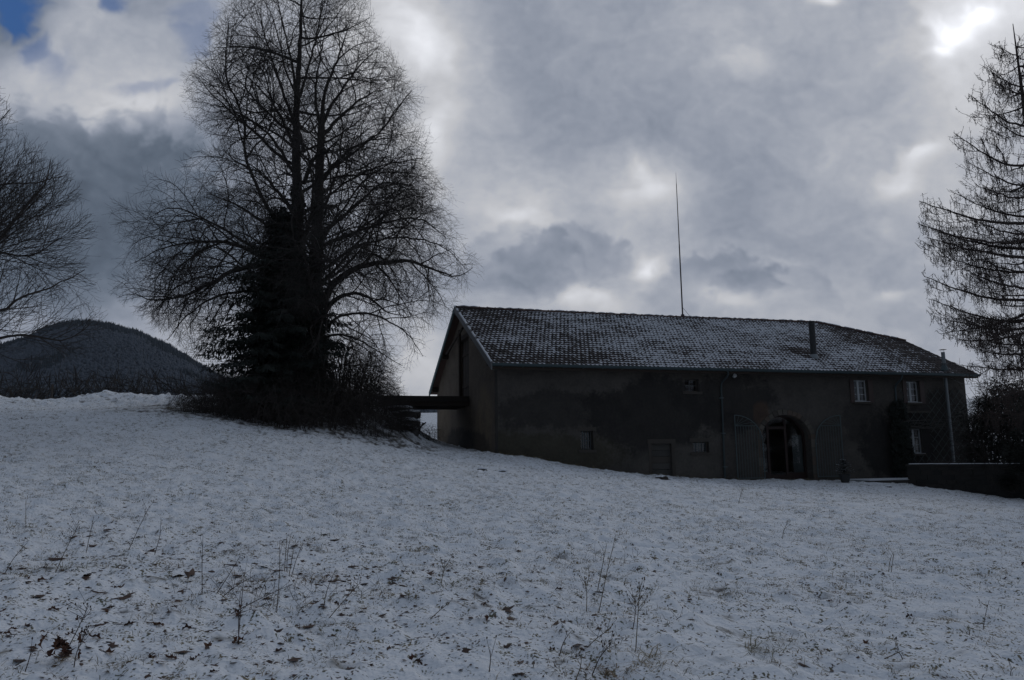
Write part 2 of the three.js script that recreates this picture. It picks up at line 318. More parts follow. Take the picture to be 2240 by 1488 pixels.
// ------------------------------------------------------------------ farmhouse
// own axes: x along the front from the left eave corner, y up (world heights), z towards the viewer (eave line at 0)
const HL = 25.318, HW = 7.207, HE = 5.505, HR = 9.239, HIP = 21.59, HT = 0.3696, HA = 0.285, ORIGIN = V(-0.8448, 0, -32);
const house = thing('farmhouse', 'long low stone farmhouse with snow-dusted tiled roof and arched doorway', 'farmhouse', ORIGIN.toArray(), HA);
const toWorld = (s, y, w) => V(ORIGIN.x + s * Math.cos(HA) - w * Math.sin(HA), y, ORIGIN.z - s * Math.sin(HA) - w * Math.cos(HA));   // w = metres behind the eave line
{
  const hr = rng(11);
  // old lime render: blotches, damp and soot stains with ragged outlines, green algae near the foot
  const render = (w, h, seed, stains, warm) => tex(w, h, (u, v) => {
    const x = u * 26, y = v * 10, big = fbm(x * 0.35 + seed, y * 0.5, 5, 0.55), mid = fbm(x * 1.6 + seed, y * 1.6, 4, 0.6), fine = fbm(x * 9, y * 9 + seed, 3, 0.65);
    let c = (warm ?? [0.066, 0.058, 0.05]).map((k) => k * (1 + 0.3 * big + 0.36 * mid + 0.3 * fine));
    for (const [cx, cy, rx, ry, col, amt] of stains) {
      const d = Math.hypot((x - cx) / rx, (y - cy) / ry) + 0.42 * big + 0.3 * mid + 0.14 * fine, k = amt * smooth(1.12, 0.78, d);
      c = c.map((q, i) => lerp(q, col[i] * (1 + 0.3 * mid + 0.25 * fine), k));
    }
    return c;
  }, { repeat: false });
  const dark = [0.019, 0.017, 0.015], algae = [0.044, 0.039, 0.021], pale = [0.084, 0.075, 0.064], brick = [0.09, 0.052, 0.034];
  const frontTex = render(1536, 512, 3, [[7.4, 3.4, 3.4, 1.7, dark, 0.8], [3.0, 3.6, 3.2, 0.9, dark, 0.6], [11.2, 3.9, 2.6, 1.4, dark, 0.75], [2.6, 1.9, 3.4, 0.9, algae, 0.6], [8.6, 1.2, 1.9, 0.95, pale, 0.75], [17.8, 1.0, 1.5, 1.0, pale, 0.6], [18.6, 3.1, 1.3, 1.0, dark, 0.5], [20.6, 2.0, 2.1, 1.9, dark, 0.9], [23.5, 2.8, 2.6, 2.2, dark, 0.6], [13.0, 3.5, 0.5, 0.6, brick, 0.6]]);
  const gableTex = render(1024, 512, 19, [[9, 2.4, 3.6, 0.9, dark, 0.7], [3, 3, 1.6, 1.8, [0.2, 0.15, 0.095], 0.6], [12, 3.6, 2, 1.1, [0.2, 0.15, 0.095], 0.5], [5, 2.2, 3, 0.7, dark, 0.6]], [0.115, 0.09, 0.066]);
  for (const t of [frontTex, gableTex]) { t.repeat.set(1 / 26, 1 / 10); }
  const rough = tex(512, 512, (u, v) => clamp(0.5 + 0.4 * wrapNoise(u, v, 9, 5, 0.62)), { srgb: false }); rough.repeat.set(0.6, 0.6);
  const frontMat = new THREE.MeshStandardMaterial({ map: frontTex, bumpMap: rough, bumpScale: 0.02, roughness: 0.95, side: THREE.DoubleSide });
  const gableMat = new THREE.MeshStandardMaterial({ map: gableTex, bumpMap: rough, bumpScale: 0.03, roughness: 0.95, side: THREE.DoubleSide });
  const wood = M(0.045, 0.032, 0.024), oldWood = M(0.07, 0.06, 0.05), redWood = M(0.026, 0.012, 0.009, 0.65), white = M(0.42, 0.44, 0.44, 0.5), zinc = M(0.05, 0.074, 0.08, 0.6), iron = M(0.075, 0.1, 0.1, 0.7), stone = M(0.06, 0.051, 0.042), shutterMat = M(0.05, 0.03, 0.024, 0.6), blackSteel = M(0.015, 0.015, 0.016, 0.55);
  const steel = M(0.17, 0.185, 0.19, 0.55, { metalness: 0.4 }), snow = M(0.76, 0.78, 0.81), glass = new THREE.MeshPhysicalMaterial({ color: 0xffffff, roughness: 0.03, transmission: 1, thickness: 0, ior: 1.5, side: THREE.DoubleSide });
  const ZF = -0.45;
  // front wall with its openings
  const rect = (a, b, c, d) => { const h = new THREE.Path(); h.moveTo(a, c); h.lineTo(b, c); h.lineTo(b, d); h.lineTo(a, d); h.closePath(); return h; };
  const shape = new THREE.Shape(); shape.moveTo(0.35, -0.7); shape.lineTo(24.97, -0.7); shape.lineTo(24.97, 5.62); shape.lineTo(0.35, 5.62); shape.closePath();
  const AX = 14.23, AW = 1.33, SPR = 2.34, RISE = 1.13, SILL = 0.5;
  const arch = new THREE.Path(); arch.moveTo(AX - AW, SILL); arch.lineTo(AX + AW, SILL); arch.lineTo(AX + AW, SPR);
  for (let k = 1; k < 24; k++) { const t = k / 24 * Math.PI; arch.lineTo(AX + AW * Math.cos(t), SPR + RISE * Math.sin(t)); }
  arch.lineTo(AX - AW, SPR); arch.closePath();
  const wins = { attic: [9.1, 9.83, 4.51, 5.08], barred: [4.02, 4.6, 1.95, 2.75], low: [9.36, 10.18, 1.77, 2.25] };
  const cas = [[18.2, 18.98, 4.12, 5.16], [21.3, 22.06, 4.1, 5.14], [21.24, 21.98, 1.6, 2.82]];
  const DOOR = [7.34, 8.3, 0.5, 2.18];
  shape.holes.push(arch, rect(...DOOR), ...Object.values(wins).map((w) => rect(...w)), ...cas.map((w) => rect(...w)));
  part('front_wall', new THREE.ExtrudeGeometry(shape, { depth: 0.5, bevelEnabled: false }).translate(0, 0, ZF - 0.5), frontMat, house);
  // gables and rear wall; shapes drawn in (distance back, height)
  const ZB = -(2 * HW - 0.45), slopeY = (w) => HE + (HR - HE) * (w <= HW ? w / HW : (2 * HW - w) / HW) - 0.11;
  const gs = new THREE.Shape(); gs.moveTo(0.951, -0.7); gs.lineTo(-ZB - 0.51, -0.7); gs.lineTo(-ZB - 0.51, slopeY(-ZB - 0.51)); gs.lineTo(HW, slopeY(HW)); gs.lineTo(0.951, slopeY(0.951)); gs.closePath();
  const GD = [5.75, 8.05, 4.58, 7.62]; gs.holes.push(rect(...GD));
  const turnL = new THREE.Matrix4().makeBasis(V(0, 0, -1), V(0, 1, 0), V(1, 0, 0));           // shape x -> backwards, extrude -> right
  part('gable_wall', new THREE.ExtrudeGeometry(gs, { depth: 0.5, bevelEnabled: false }).applyMatrix4(turnL).translate(0.355, 0, 0), gableMat, house);
  const gr = new THREE.Shape(), ty = HR - HT * (HR - HE) - 0.11; gr.moveTo(0.951, -0.7); gr.lineTo(-ZB - 0.51, -0.7); gr.lineTo(-ZB - 0.51, slopeY(-ZB - 0.51)); gr.lineTo(HW * (1 + HT), ty); gr.lineTo(HW * (1 - HT), ty); gr.lineTo(0.951, slopeY(0.951)); gr.closePath();
  part('gable_wall', new THREE.ExtrudeGeometry(gr, { depth: 0.5, bevelEnabled: false }).applyMatrix4(turnL).translate(24.465, 0, 0), gableMat, house);
  part('rear_wall', boxAt(0.36, 24.96, -0.7, 5.6, ZB, ZB + 0.5), gableMat, house);
  part('loft_floor', boxAt(0.86, 24.46, 3.3, 3.42, ZB + 0.51, -0.96), wood, house);
  part('ground_floor', boxAt(0.86, 24.46, 0.2, 0.3, ZB + 0.51, -0.96), wood, house);
  part('partition_wall', boxAt(11.6, 11.8, 0.31, 3.29, ZB + 0.52, -0.97), gableMat, house);
  part('partition_wall', boxAt(17, 17.2, 0.31, 3.29, ZB + 0.52, -0.97), gableMat, house);

  // roof decks
  const SL = Math.hypot(HW, HR - HE), sd = V(0, (HR - HE) / SL, -HW / SL), nf = V(0, HW / SL, (HR - HE) / SL);
  const frontM = new THREE.Matrix4().makeBasis(V(1, 0, 0), sd, nf).setPosition(0, HE, 0);
  const rearM = new THREE.Matrix4().makeBasis(V(-1, 0, 0), V(0, sd.y, -sd.z), V(0, nf.y, -nf.z)).setPosition(HL, HE, -2 * HW);
  const TV = (1 - HT) * SL;
  const deck = (mirror) => { const s = new THREE.Shape(), f = (x) => mirror ? HL - x : x; s.moveTo(f(0.02), 0.02); s.lineTo(f(HL - 0.02), 0.02); s.lineTo(f(HL - 0.02), TV); s.lineTo(f(HIP), SL); s.lineTo(f(0.02), SL); s.closePath(); return new THREE.ExtrudeGeometry(s, { depth: 0.06, bevelEnabled: false }).translate(0, 0, -0.1); };
  const roof = sub('roof', house);
  part('deck', deck(false).applyMatrix4(frontM), wood, roof);
  part('rear_slope', deck(true).applyMatrix4(rearM), M(0.10, 0.06, 0.048), roof);
  const hy = HR - HT * (HR - HE), hf = V(HL, hy, -HW * (1 - HT)), hb = V(HL, hy, -HW * (1 + HT)), hp = V(HIP, HR, -HW);
  part('half_hip', new MB().face([hf, hb, hp]).geo(), M(0.10, 0.06, 0.048), roof);

  // roof tiles: real interlocking tiles; the colour map in roof metres carries clay tones and the snow caught on each tile
  const ROWS = 27, EXP = SL / ROWS, TWD = 0.2, COLS = Math.round(HL / TWD), tw = HL / COLS;
  const tileTone = Array.from({ length: ROWS * COLS }, () => hr());
  const roofTex = tex(2048, 1024, (u, v) => {
    const s = u * 25.6, t = v * 8.4, row = Math.floor(t / EXP), off = (row % 2) * 0.5, cx = s / tw + off, col = Math.floor(cx), a = cx - col, b = t / EXP - row;
    const tone = tileTone[(row * COLS + ((col % COLS) + COLS)) % tileTone.length], w = fbm(s * 3, t * 3, 3);
    const clay = [0.037, 0.028, 0.026].map((c) => c * (0.55 + 0.9 * tone + 0.4 * w)), lichen = smooth(0.25, 0.5, fbm(s * 2.2 + 50, t * 2.2, 3));
    let c = clay.map((q, i) => lerp(q, [0.06, 0.055, 0.045][i], 0.5 * lichen));
    // snow stays in the pans and against the upper tile; less of it low down, on the left and by the right hip
    const large = 0.95 * fbm(s * 0.3 + 8, t * 0.55, 4, 0.6) - 0.6 * smooth(1.1, 0.3, Math.hypot(s - 17.05, (t - 2.3) * 0.6)) + 0.5 * smooth(-2, 9, s) * smooth(26, 19, s) - 0.25 + 0.14 * smooth(0, 3.5, t) - 0.34 * smooth(19.5, 25, s);
    const drift = fbm(s * 5.5, t * 4.5 + 12, 4, 0.65), lie = 0.98 - 0.95 * Math.abs(a - 0.6) - 1.15 * Math.abs(b - 0.5);
    const k = smooth(0.36, 0.52, lie + 0.55 * large + 0.62 * drift + 0.34 * (tone - 0.5) - 0.05 - 0.1 * smooth(9, 2, s));
    return c.map((q, i) => lerp(q, [0.62, 0.64, 0.675][i], k * 0.92));
  }, { repeat: false });
  const tileMat = new THREE.MeshStandardMaterial({ map: roofTex, roughness: 0.9, side: THREE.DoubleSide });
  const tileGeo = (x0, t0) => {                                       // profile across: flat pan and a raised roll; nose lifted over the row below
    const prof = [[0, 0.012], [0.1, 0.03], [0.24, 0.034], [0.36, 0.014], [0.5, 0.006], [0.74, 0.006], [0.88, 0.016], [1.02, 0.02]], p = [], uv = [], ix = [], len = EXP * 1.12;
    const add = (a, b, c) => { const q = V(x0 + a, t0 + b, c).applyMatrix4(frontM); p.push(q.x, q.y, q.z); uv.push((x0 + a) / 25.6, clamp(t0 + b, 0.005, SL) / 8.4); };
    for (const [a, h] of prof) { add(a * tw, 0, h - 0.006); add(a * tw, 0.006, h + 0.036); add(a * tw, len, h); }
    for (let k = 0; k < prof.length - 1; k++) { const b = k * 3; ix.push(b, b + 3, b + 1, b + 3, b + 4, b + 1, b + 1, b + 4, b + 2, b + 4, b + 5, b + 2); }
    const g = new THREE.BufferGeometry(); g.setAttribute('position', new THREE.Float32BufferAttribute(p, 3)); g.setAttribute('uv', new THREE.Float32BufferAttribute(uv, 2)); g.setIndex(ix); g.computeVertexNormals(); return g;
  };
  const list = [];
  for (let r = 0; r < ROWS; r++) for (let c = -1; c < COLS; c++) {
    const x0 = (c + (r % 2 ? 0.5 : 0)) * tw, t0 = r * EXP + (hr() - 0.5) * 0.02, lim = t0 + EXP / 2 > TV ? lerp(HL, HIP, (t0 + EXP / 2 - TV) / (SL - TV)) : HL;
    if (x0 < -0.02 || x0 + tw * 0.5 > lim) continue;
    const q = V(x0, t0, 0).applyMatrix4(frontM), d = toWorld(q.x, q.y, -q.z).distanceTo(camera.position);
    list.push([d, x0 + (hr() - 0.5) * 0.006, t0]);
  }
  list.sort((a, b) => a[0] - b[0]);
  for (const [, x0, t0] of list.slice(0, 300)) part('roof_tile', tileGeo(x0, t0), tileMat, roof);
  part('tile_field', mergeGeometries(list.slice(300).map(([, x0, t0]) => tileGeo(x0, t0))), tileMat, roof, 'stuff');
  // ridge and hip tiles
  const clayMat = [M(0.07, 0.042, 0.036), M(0.09, 0.055, 0.045), M(0.06, 0.042, 0.04)];
  const ridgeTile = (A, B) => {
    const d = B.clone().sub(A), len = d.length(), x = d.normalize(), up = V(0, 1, 0).addScaledVector(x, -x.y).normalize(), z = V(0, 0, 0).crossVectors(x, up), p = [], ix = [];
    for (const [t, r] of [[0, 0.125], [0.05, 0.125], [0.051, 0.108], [len + 0.04, 0.1]]) for (let k = 0; k <= 8; k++) { const a = -0.15 + k / 8 * 3.44; const q = A.clone().addScaledVector(x, t).addScaledVector(z, Math.cos(a) * r * 1.15).addScaledVector(up, Math.sin(a) * r - 0.02); p.push(q.x, q.y, q.z); }
    for (let j = 0; j < 3; j++) for (let k = 0; k < 8; k++) { const a = j * 9 + k; ix.push(a, a + 1, a + 9, a + 1, a + 10, a + 9); }
    const g = new THREE.BufferGeometry(); g.setAttribute('position', new THREE.Float32BufferAttribute(p, 3)); g.setIndex(ix); g.computeVertexNormals(); return g;
  };
  const ridgeLine = (A, B, n) => { for (let k = 0; k < n; k++) { const a = A.clone().lerp(B, k / n), b = A.clone().lerp(B, (k + 1) / n); a.y += (hr() - 0.5) * 0.02; part('ridge_tile', ridgeTile(a, b), clayMat[hr() * 3 | 0], roof); } };
  const sag = (s) => -0.05 * Math.sin(Math.PI * s / HIP);
  for (let k = 0; k < 4; k++) ridgeLine(V(HIP * k / 4, HR + 0.05 + sag(HIP * k / 4), -HW), V(HIP * (k + 1) / 4, HR + 0.05 + sag(HIP * (k + 1) / 4), -HW), 13);
  ridgeLine(hp.clone().add(V(0, 0.05, 0)), hf.clone().add(V(0.05, 0.05, 0)), 11);
  { // snow lying along the ridge, broken into lumps
    const b = new MB(); let s = 0.2; while (s < HIP - 0.4) { const l = 0.12 + hr() * 0.5; if (hr() < 0.72) b.tube([V(s, HR + 0.142 + sag(s), -HW + 0.02), V(s + l / 2, HR + 0.152 + sag(s), -HW + (hr() - 0.5) * 0.03), V(s + l, HR + 0.142 + sag(s), -HW + 0.02)], [0.006, 0.03 + hr() * 0.016, 0.006], 6); s += l * (0.85 + hr() * 0.5); }
    for (let k = 0; k < 16; k++) { const t = hr(), q = hp.clone().lerp(hf, t), q2 = hp.clone().lerp(hf, Math.min(1, t + 0.06)); b.tube([q.setY(q.y + 0.15), q2.setY(q2.y + 0.15)], [0.03, 0.02], 5); }
    part('ridge_snow', b.geo(), snow, roof);
  }
  // verge boards of the left gable with crusted snow, eaves soffit, purlin ends
  const board = (A, B, h, x0, x1) => { const p = []; for (const x of [x0, x1]) for (const [q, o] of [[A, 0], [B, 0], [B, -h], [A, -h]]) p.push(V(x, q.y + o, q.z)); const b = new MB(); const f = (...k) => b.face(k.map((i) => p[i])); f(0, 1, 2, 3); f(7, 6, 5, 4); f(0, 4, 5, 1); f(3, 2, 6, 7); f(0, 3, 7, 4); f(1, 5, 6, 2); return b.geo(); };
  const verge = M(0.17, 0.17, 0.172), vergeB = M(0.10, 0.15, 0.155);
  part('verge_board', board(V(0, HE + 0.06, 0.06), V(0, HR + 0.1, -HW + 0.0), 0.3, -0.06, 0.0), verge, house);
  part('verge_board', board(V(0, HE + 0.06, -2 * HW), V(0, HR + 0.1, -HW - 0.01), 0.26, -0.06, 0.0), vergeB, house);
  part('verge_board', board(V(0, HE + 0.04, 0.02), V(0, hy + 0.06, hf.z), 0.24, HL, HL + 0.05), wood, house);
  { const b = new MB(), n = 46; for (let k = 0; k < n; k++) { const t = k / n, t2 = t + 0.9 / n, w = fbm(t * 16, 2.2, 3); if (w < -0.2 && t > 0.25) continue; const q = (u, o) => V(-0.02 + 0.02 * w, lerp(HE + 0.08, HR + 0.12, u) + o, lerp(0.05, -HW, u)); b.tube([q(t, 0), q(t2, 0.006)], [0.045 + 0.02 * w, 0.05 + 0.02 * w], 6); } part('verge_snow', b.geo(), snow, house); }
  part('soffit', boxAt(0.36, 24.96, HE - 0.16, HE - 0.13, -0.449, -0.02), wood, house);
  part('fascia', boxAt(0.05, HL - 0.05, HE - 0.2, HE + 0.0, -0.019, 0.01), wood, house);
  for (const [w, o] of [[0.75, 0.24], [3.7, 0.24], [7.2, 0.26], [10.7, 0.24], [13.7, 0.24]]) part('purlin', boxAt(0.003, 0.35, slopeY(w) - o - 0.02, slopeY(w) - 0.05, -w - 0.1, -w + 0.1), wood, house);
  // braces below the gable verge
  { const b = new MB(); b.tube([V(0.1, 7.25, -9.9), V(0.1, 8.0, -5.95)], [0.07, 0.07], 4); part('brace', b.geo(), wood, house); const b2 = new MB(); b2.tube([V(0.2, 4.6, -7.0), V(0.12, 8.05, -6.75)], [0.07, 0.07], 4); part('post', b2.geo(), wood, house); }
  // barn door of upright boards in the gable
  { const d = sub('barn_door', house), n = 13, bw = (GD[1] - GD[0]) / n; for (let k = 0; k < n; k++) part('board', boxAt(0.56 + hr() * 0.012, 0.6, GD[2], GD[3] - 0.02, -GD[0] - (k + 1) * bw + 0.006, -GD[0] - k * bw - 0.006), [wood, oldWood, M(0.035, 0.028, 0.024)][k % 3], d);
    part('ledge', boxAt(0.52, 0.559, 5.2, 5.36, -GD[1] + 0.02, -GD[0] - 0.02), wood, d); part('ledge', boxAt(0.52, 0.559, 6.8, 6.96, -GD[1] + 0.02, -GD[0] - 0.02), wood, d);
    part('lintel', boxAt(0.34, 0.6, GD[3] - 0.02, GD[3] + 0.2, -GD[1] - 0.25, -GD[0] + 0.25), wood, d); }

  // gutter, downpipes
  { const p = [], ix = [], n = 40; for (let k = 0; k <= n; k++) for (let j = 0; j <= 8; j++) { const a = Math.PI + j / 8 * Math.PI, x = lerp(-0.02, HL + 0.02, k / n); p.push(x, HE + 0.01 - 0.03 * k / n + Math.sin(a) * 0.105, 0.125 + Math.cos(a) * 0.105); }
    for (let k = 0; k < n; k++) for (let j = 0; j < 8; j++) { const a = k * 9 + j; ix.push(a, a + 1, a + 9, a + 1, a + 10, a + 9); }
    const g = new THREE.BufferGeometry(); g.setAttribute('position', new THREE.Float32BufferAttribute(p, 3)); g.setIndex(ix); g.computeVertexNormals();
    const gut = part('gutter', g, zinc, house); part('bead', new MB().tube([V(-0.02, HE + 0.012, 0.23), V(HL + 0.02, HE - 0.018, 0.23)], [0.014, 0.014], 6).geo(), zinc, gut);
    for (let x = 0.4; x < HL; x += 0.9) part('bracket', boxAt(x, x + 0.03, HE - 0.115, HE - 0.098, 0.01, 0.22), iron, gut); }
  const pipe = (pts, r, mat, name) => part(name, new MB().tube(curve(pts, pts.length * 8), Array(pts.length * 8 + 1).fill(r), 8).geo(), mat, house);
  { const a = pipe([V(11.0, HE - 0.1, 0.12), V(11.0, HE - 0.3, 0.08), V(10.93, HE - 0.6, -0.34), V(10.92, HE - 0.85, -0.385), V(10.91, 3.6, -0.385), V(10.88, 2.2, -0.385), V(10.86, 0.4, -0.385)], 0.045, M(0.036, 0.05, 0.052, 0.7), 'downpipe'); for (const y of [4.2, 2.6, 1.1]) part('pipe_clip', boxAt(10.8, 10.98, y, y + 0.05, -0.449, -0.32), iron, a);
    pipe([V(20.62, HE - 0.1, 0.12), V(20.62, HE - 0.3, 0.0), V(20.6, HE - 0.6, -0.36), V(20.58, 4.4, -0.39), V(20.54, 3.4, -0.39), V(20.5, 1.0, -0.39)], 0.04, zinc, 'downpipe'); }
  // stainless flue up the front, through the eave
  { const fl = sub('flue', house); part('pipe', new MB().tube([V(23.52, 1.15, -0.2), V(23.52, 5.2, -0.2), V(23.52, 6.0, -0.2), V(23.52, 6.62, -0.2)], [0.075, 0.075, 0.09, 0.09], 14).geo(), steel, fl);
    for (const y of [2.6, 3.9, 5.0]) part('band', new THREE.CylinderGeometry(0.085, 0.085, 0.03, 14).translate(23.52, y, -0.2), steel, fl);
    part('collar', new THREE.CylinderGeometry(0.12, 0.19, 0.26, 14).translate(23.52, 5.82, -0.2), zinc, fl); part('storm_collar', new THREE.CylinderGeometry(0.16, 0.13, 0.05, 14).translate(23.52, 6.02, -0.2), steel, fl);
    for (let k = 0; k < 3; k++) part('cap_strut', new THREE.CylinderGeometry(0.006, 0.006, 0.14, 5).translate(23.52 + 0.08 * Math.cos(k * 2.09), 6.68, -0.2 + 0.08 * Math.sin(k * 2.09)), steel, fl);
    part('cap', new THREE.ConeGeometry(0.19, 0.05, 14).translate(23.52, 6.77, -0.2), steel, fl); }
  // black stove pipe on the roof
  { const st = sub('stove_pipe', house), x = 17.05, z = -1.72; part('pipe', new THREE.CylinderGeometry(0.15, 0.15, 1.95, 18).translate(x, 7.2, z), blackSteel, st); part('rim', new THREE.CylinderGeometry(0.165, 0.165, 0.06, 18).translate(x, 8.2, z), blackSteel, st);
    part('flashing', new THREE.CylinderGeometry(0.17, 0.28, 0.26, 18).translate(x, 6.42, z), M(0.2, 0.22, 0.23, 0.6), st); }

  // windows
  const pane = (parent, a, b, c, d, z) => part('pane', boxAt(a, b, c, d, z - 0.004, z), glass, parent);
  for (const [i, [a, b, c, d]] of cas.entries()) {
    const w = sub('window', house), z = ZF - 0.12, m = lerp(a, b, 0.42), bars = new Array(3).fill(0).map((_, k) => lerp(c + 0.05, d - 0.05, (k + 1) / 3));
    part('frame', mergeGeometries([boxAt(a, a + 0.05, c, d, z - 0.06, z), boxAt(b - 0.05, b, c, d, z - 0.06, z), boxAt(a + 0.05, b - 0.05, c, c + 0.06, z - 0.06, z), boxAt(a + 0.05, b - 0.05, d - 0.05, d, z - 0.06, z)]), white, w);
    part('meeting_stile', boxAt(m - 0.055, m + 0.055, c + 0.06, d - 0.05, z - 0.05, z + 0.015), white, w);
    for (const [l, r] of [[a + 0.05, m - 0.055], [m + 0.055, b - 0.05]]) for (let k = 0; k < 3; k++) { const y0 = k ? bars[k - 1] + 0.012 : c + 0.06, y1 = k < 2 ? bars[k] - 0.012 : d - 0.05; pane(w, l, r, y0, y1, z - 0.02); if (k < 2) part('glazing_bar', boxAt(l, r, bars[k] - 0.012, bars[k] + 0.012, z - 0.035, z), white, w); }
    part('sill', boxAt(a - 0.1, b + 0.1, c - 0.1, c - 0.003, ZF - 0.3, ZF + 0.09), stone, w);
    part('sill_snow', boxAt(a - 0.04, b + 0.06, c - 0.003, c + 0.008, ZF - 0.02, ZF + 0.08), snow, w);
    if (i < 2) { part('shutter', boxAt(b + 0.02, b + 0.3, c - 0.05, d + 0.03, ZF + 0.02, ZF + 0.055), shutterMat, w); part('shutter', boxAt(a - 0.24, a - 0.02, c - 0.05, d + 0.03, ZF + 0.02, ZF + 0.055), shutterMat, w); }
    if (i === 1) part('ledge_stone', boxAt(a - 0.15, b + 0.55, c - 0.52, c - 0.42, ZF - 0.2, ZF + 0.06), stone, w);
  }
  for (const [name, cols, rows] of [['attic', 2, 2], ['barred', 2, 2], ['low', 3, 1]]) {
    const [a, b, c, d] = wins[name], w = sub('window', house), z = ZF - (name === 'low' ? 0.2 : 0.24), f = [];
    f.push(boxAt(a, a + 0.05, c, d, z - 0.05, z), boxAt(b - 0.05, b, c, d, z - 0.05, z), boxAt(a + 0.05, b - 0.05, c, c + 0.05, z - 0.05, z), boxAt(a + 0.05, b - 0.05, d - 0.05, d, z - 0.05, z)); part('frame', mergeGeometries(f), oldWood, w);
    for (let k = 1; k < cols; k++) { const x = lerp(a, b, k / cols); part('glazing_bar', boxAt(x - 0.018, x + 0.018, c + 0.05, d - 0.05, z - 0.045, z - 0.002), M(0.13, 0.13, 0.125), w); }
    for (let k = 1; k < rows; k++) { const y = lerp(c, d, k / rows); part('glazing_bar', boxAt(a + 0.05, b - 0.05, y - 0.018, y + 0.018, z - 0.04, z + 0.004), M(0.13, 0.13, 0.125), w); }
    for (let k = 0; k < cols; k++) for (let j = 0; j < rows; j++) pane(w, lerp(a, b, k / cols) + 0.05 * !k, lerp(a, b, (k + 1) / cols) - 0.05 * (k === cols - 1), lerp(c, d, j / rows) + 0.05 * !j, lerp(c, d, (j + 1) / rows) - 0.05 * (j === rows - 1), z - 0.02);
    if (name !== 'attic') for (let k = 1; k < 5; k++) { const x = lerp(a, b, k / 5); part('iron_bar', new THREE.CylinderGeometry(0.011, 0.011, d - c + 0.08, 6).translate(x, (c + d) / 2, ZF - 0.08), iron, w); }
    part('sill', boxAt(a - 0.12, b + 0.12, c - 0.12, c - 0.004, ZF - 0.35, ZF + 0.05), stone, w); part('lintel', boxAt(a - 0.14, b + 0.14, d + 0.003, d + 0.16, ZF - 0.3, ZF + 0.012), stone, w);
  }
  // plank door
  { const d = sub('stable_door', house), [a, b, c, e] = DOOR, n = 6; for (let k = 0; k < n; k++) part('board', boxAt(a, b, lerp(c, e, k / n) + 0.006, lerp(c, e, (k + 1) / n) - 0.006, ZF - 0.2, ZF - 0.16 + hr() * 0.012), [oldWood, M(0.06, 0.056, 0.05), M(0.075, 0.07, 0.062)][k % 3], d);
    part('jamb', boxAt(a - 0.16, a - 0.003, c - 0.4, e, ZF - 0.3, ZF + 0.014), stone, d); part('jamb', boxAt(b + 0.003, b + 0.16, c - 0.4, e, ZF - 0.3, ZF + 0.014), stone, d); part('lintel', boxAt(a - 0.2, b + 0.2, e + 0.003, e + 0.2, ZF - 0.3, ZF + 0.02), stone, d); }
  // arched doorway: dressed stones, glazed timber screen
  { const e = sub('arched_doorway', house), stones = [stone, M(0.09, 0.08, 0.065), M(0.115, 0.1, 0.08), M(0.095, 0.072, 0.055)];
    const N = 17; for (let k = 0; k < N; k++) { const t0 = Math.PI * k / N + 0.012, t1 = Math.PI * (k + 1) / N - 0.012, s = new THREE.Shape(), R = 0.2 + hr() * 0.05, q = (t, o) => [AX + (AW + o) * Math.cos(t), SPR + (RISE + o) * Math.sin(t)]; s.moveTo(...q(t0, 0.004)); s.lineTo(...q((t0 + t1) / 2, 0.004)); s.lineTo(...q(t1, 0.004)); s.lineTo(...q(t1, R)); s.lineTo(...q((t0 + t1) / 2, R)); s.lineTo(...q(t0, R)); s.closePath();
      part('arch_stone', new THREE.ExtrudeGeometry(s, { depth: 0.2, bevelEnabled: true, bevelThickness: 0.01, bevelSize: 0.008, bevelSegments: 1 }).translate(0, 0, ZF - 0.17 + hr() * 0.01), stones[hr() * 4 | 0], e); }
    for (const sd2 of [-1, 1]) for (let k = 0; k < 5; k++) { const y0 = 0.3 + k * 0.41, wd = 0.19 + hr() * 0.1, x0 = AX + sd2 * (AW + 0.006), x1 = x0 + sd2 * wd; part('jamb_stone', boxAt(Math.min(x0, x1), Math.max(x0, x1), y0 + 0.008, y0 + 0.4, ZF - 0.18, ZF + 0.028 + hr() * 0.012), stones[hr() * 4 | 0], e); }
    const z = ZF - 0.42, rail = (a, b, c, d, nm = 'rail') => part(nm, boxAt(a, b, c, d, z - 0.07, z), redWood, e);
    const xs = [AX - AW + 0.01, AX - 0.7, AX + 0.26, AX + AW - 0.01], top = 2.98;
    for (const x of [AX - 0.7, AX + 0.26]) rail(x - 0.06, x + 0.06, SILL, top + 0.3, 'post'); rail(xs[0], xs[1] - 0.06, SILL, SILL + 0.35, 'panel'); rail(xs[2] + 0.06, xs[3], SILL, SILL + 0.3, 'panel'); rail(xs[1] + 0.06, xs[2] - 0.06, SILL, SILL + 0.22, 'panel'); rail(xs[1] + 0.06, xs[2] - 0.06, 2.82, 2.95);
    rail(xs[0], xs[0] + 0.07, SILL + 0.35, SPR, 'post'); rail(xs[3] - 0.08, xs[3], SILL + 0.3, SPR, 'post');
    const rim = new THREE.Shape(); for (let k = 0; k <= 20; k++) { const t = Math.PI * k / 20; rim[k ? 'lineTo' : 'moveTo'](AX + (AW - 0.01) * Math.cos(t), SPR + (RISE - 0.01) * Math.sin(t)); } for (let k = 20; k >= 0; k--) { const t = Math.PI * k / 20; rim.lineTo(AX + (AW - 0.1) * Math.cos(t), SPR + (RISE - 0.1) * Math.sin(t)); } rim.closePath();
    part('arch_rim', new THREE.ExtrudeGeometry(rim, { depth: 0.07, bevelEnabled: false }).translate(0, 0, z - 0.07), redWood, e);
    pane(e, xs[0] + 0.07, xs[1] - 0.06, SILL + 0.35, SPR + 0.3, z - 0.03); pane(e, xs[1] + 0.06, xs[2] - 0.06, SILL + 0.22, 2.82, z - 0.03); pane(e, xs[2] + 0.06, xs[3] - 0.08, SILL + 0.3, SPR + 0.3, z - 0.03);
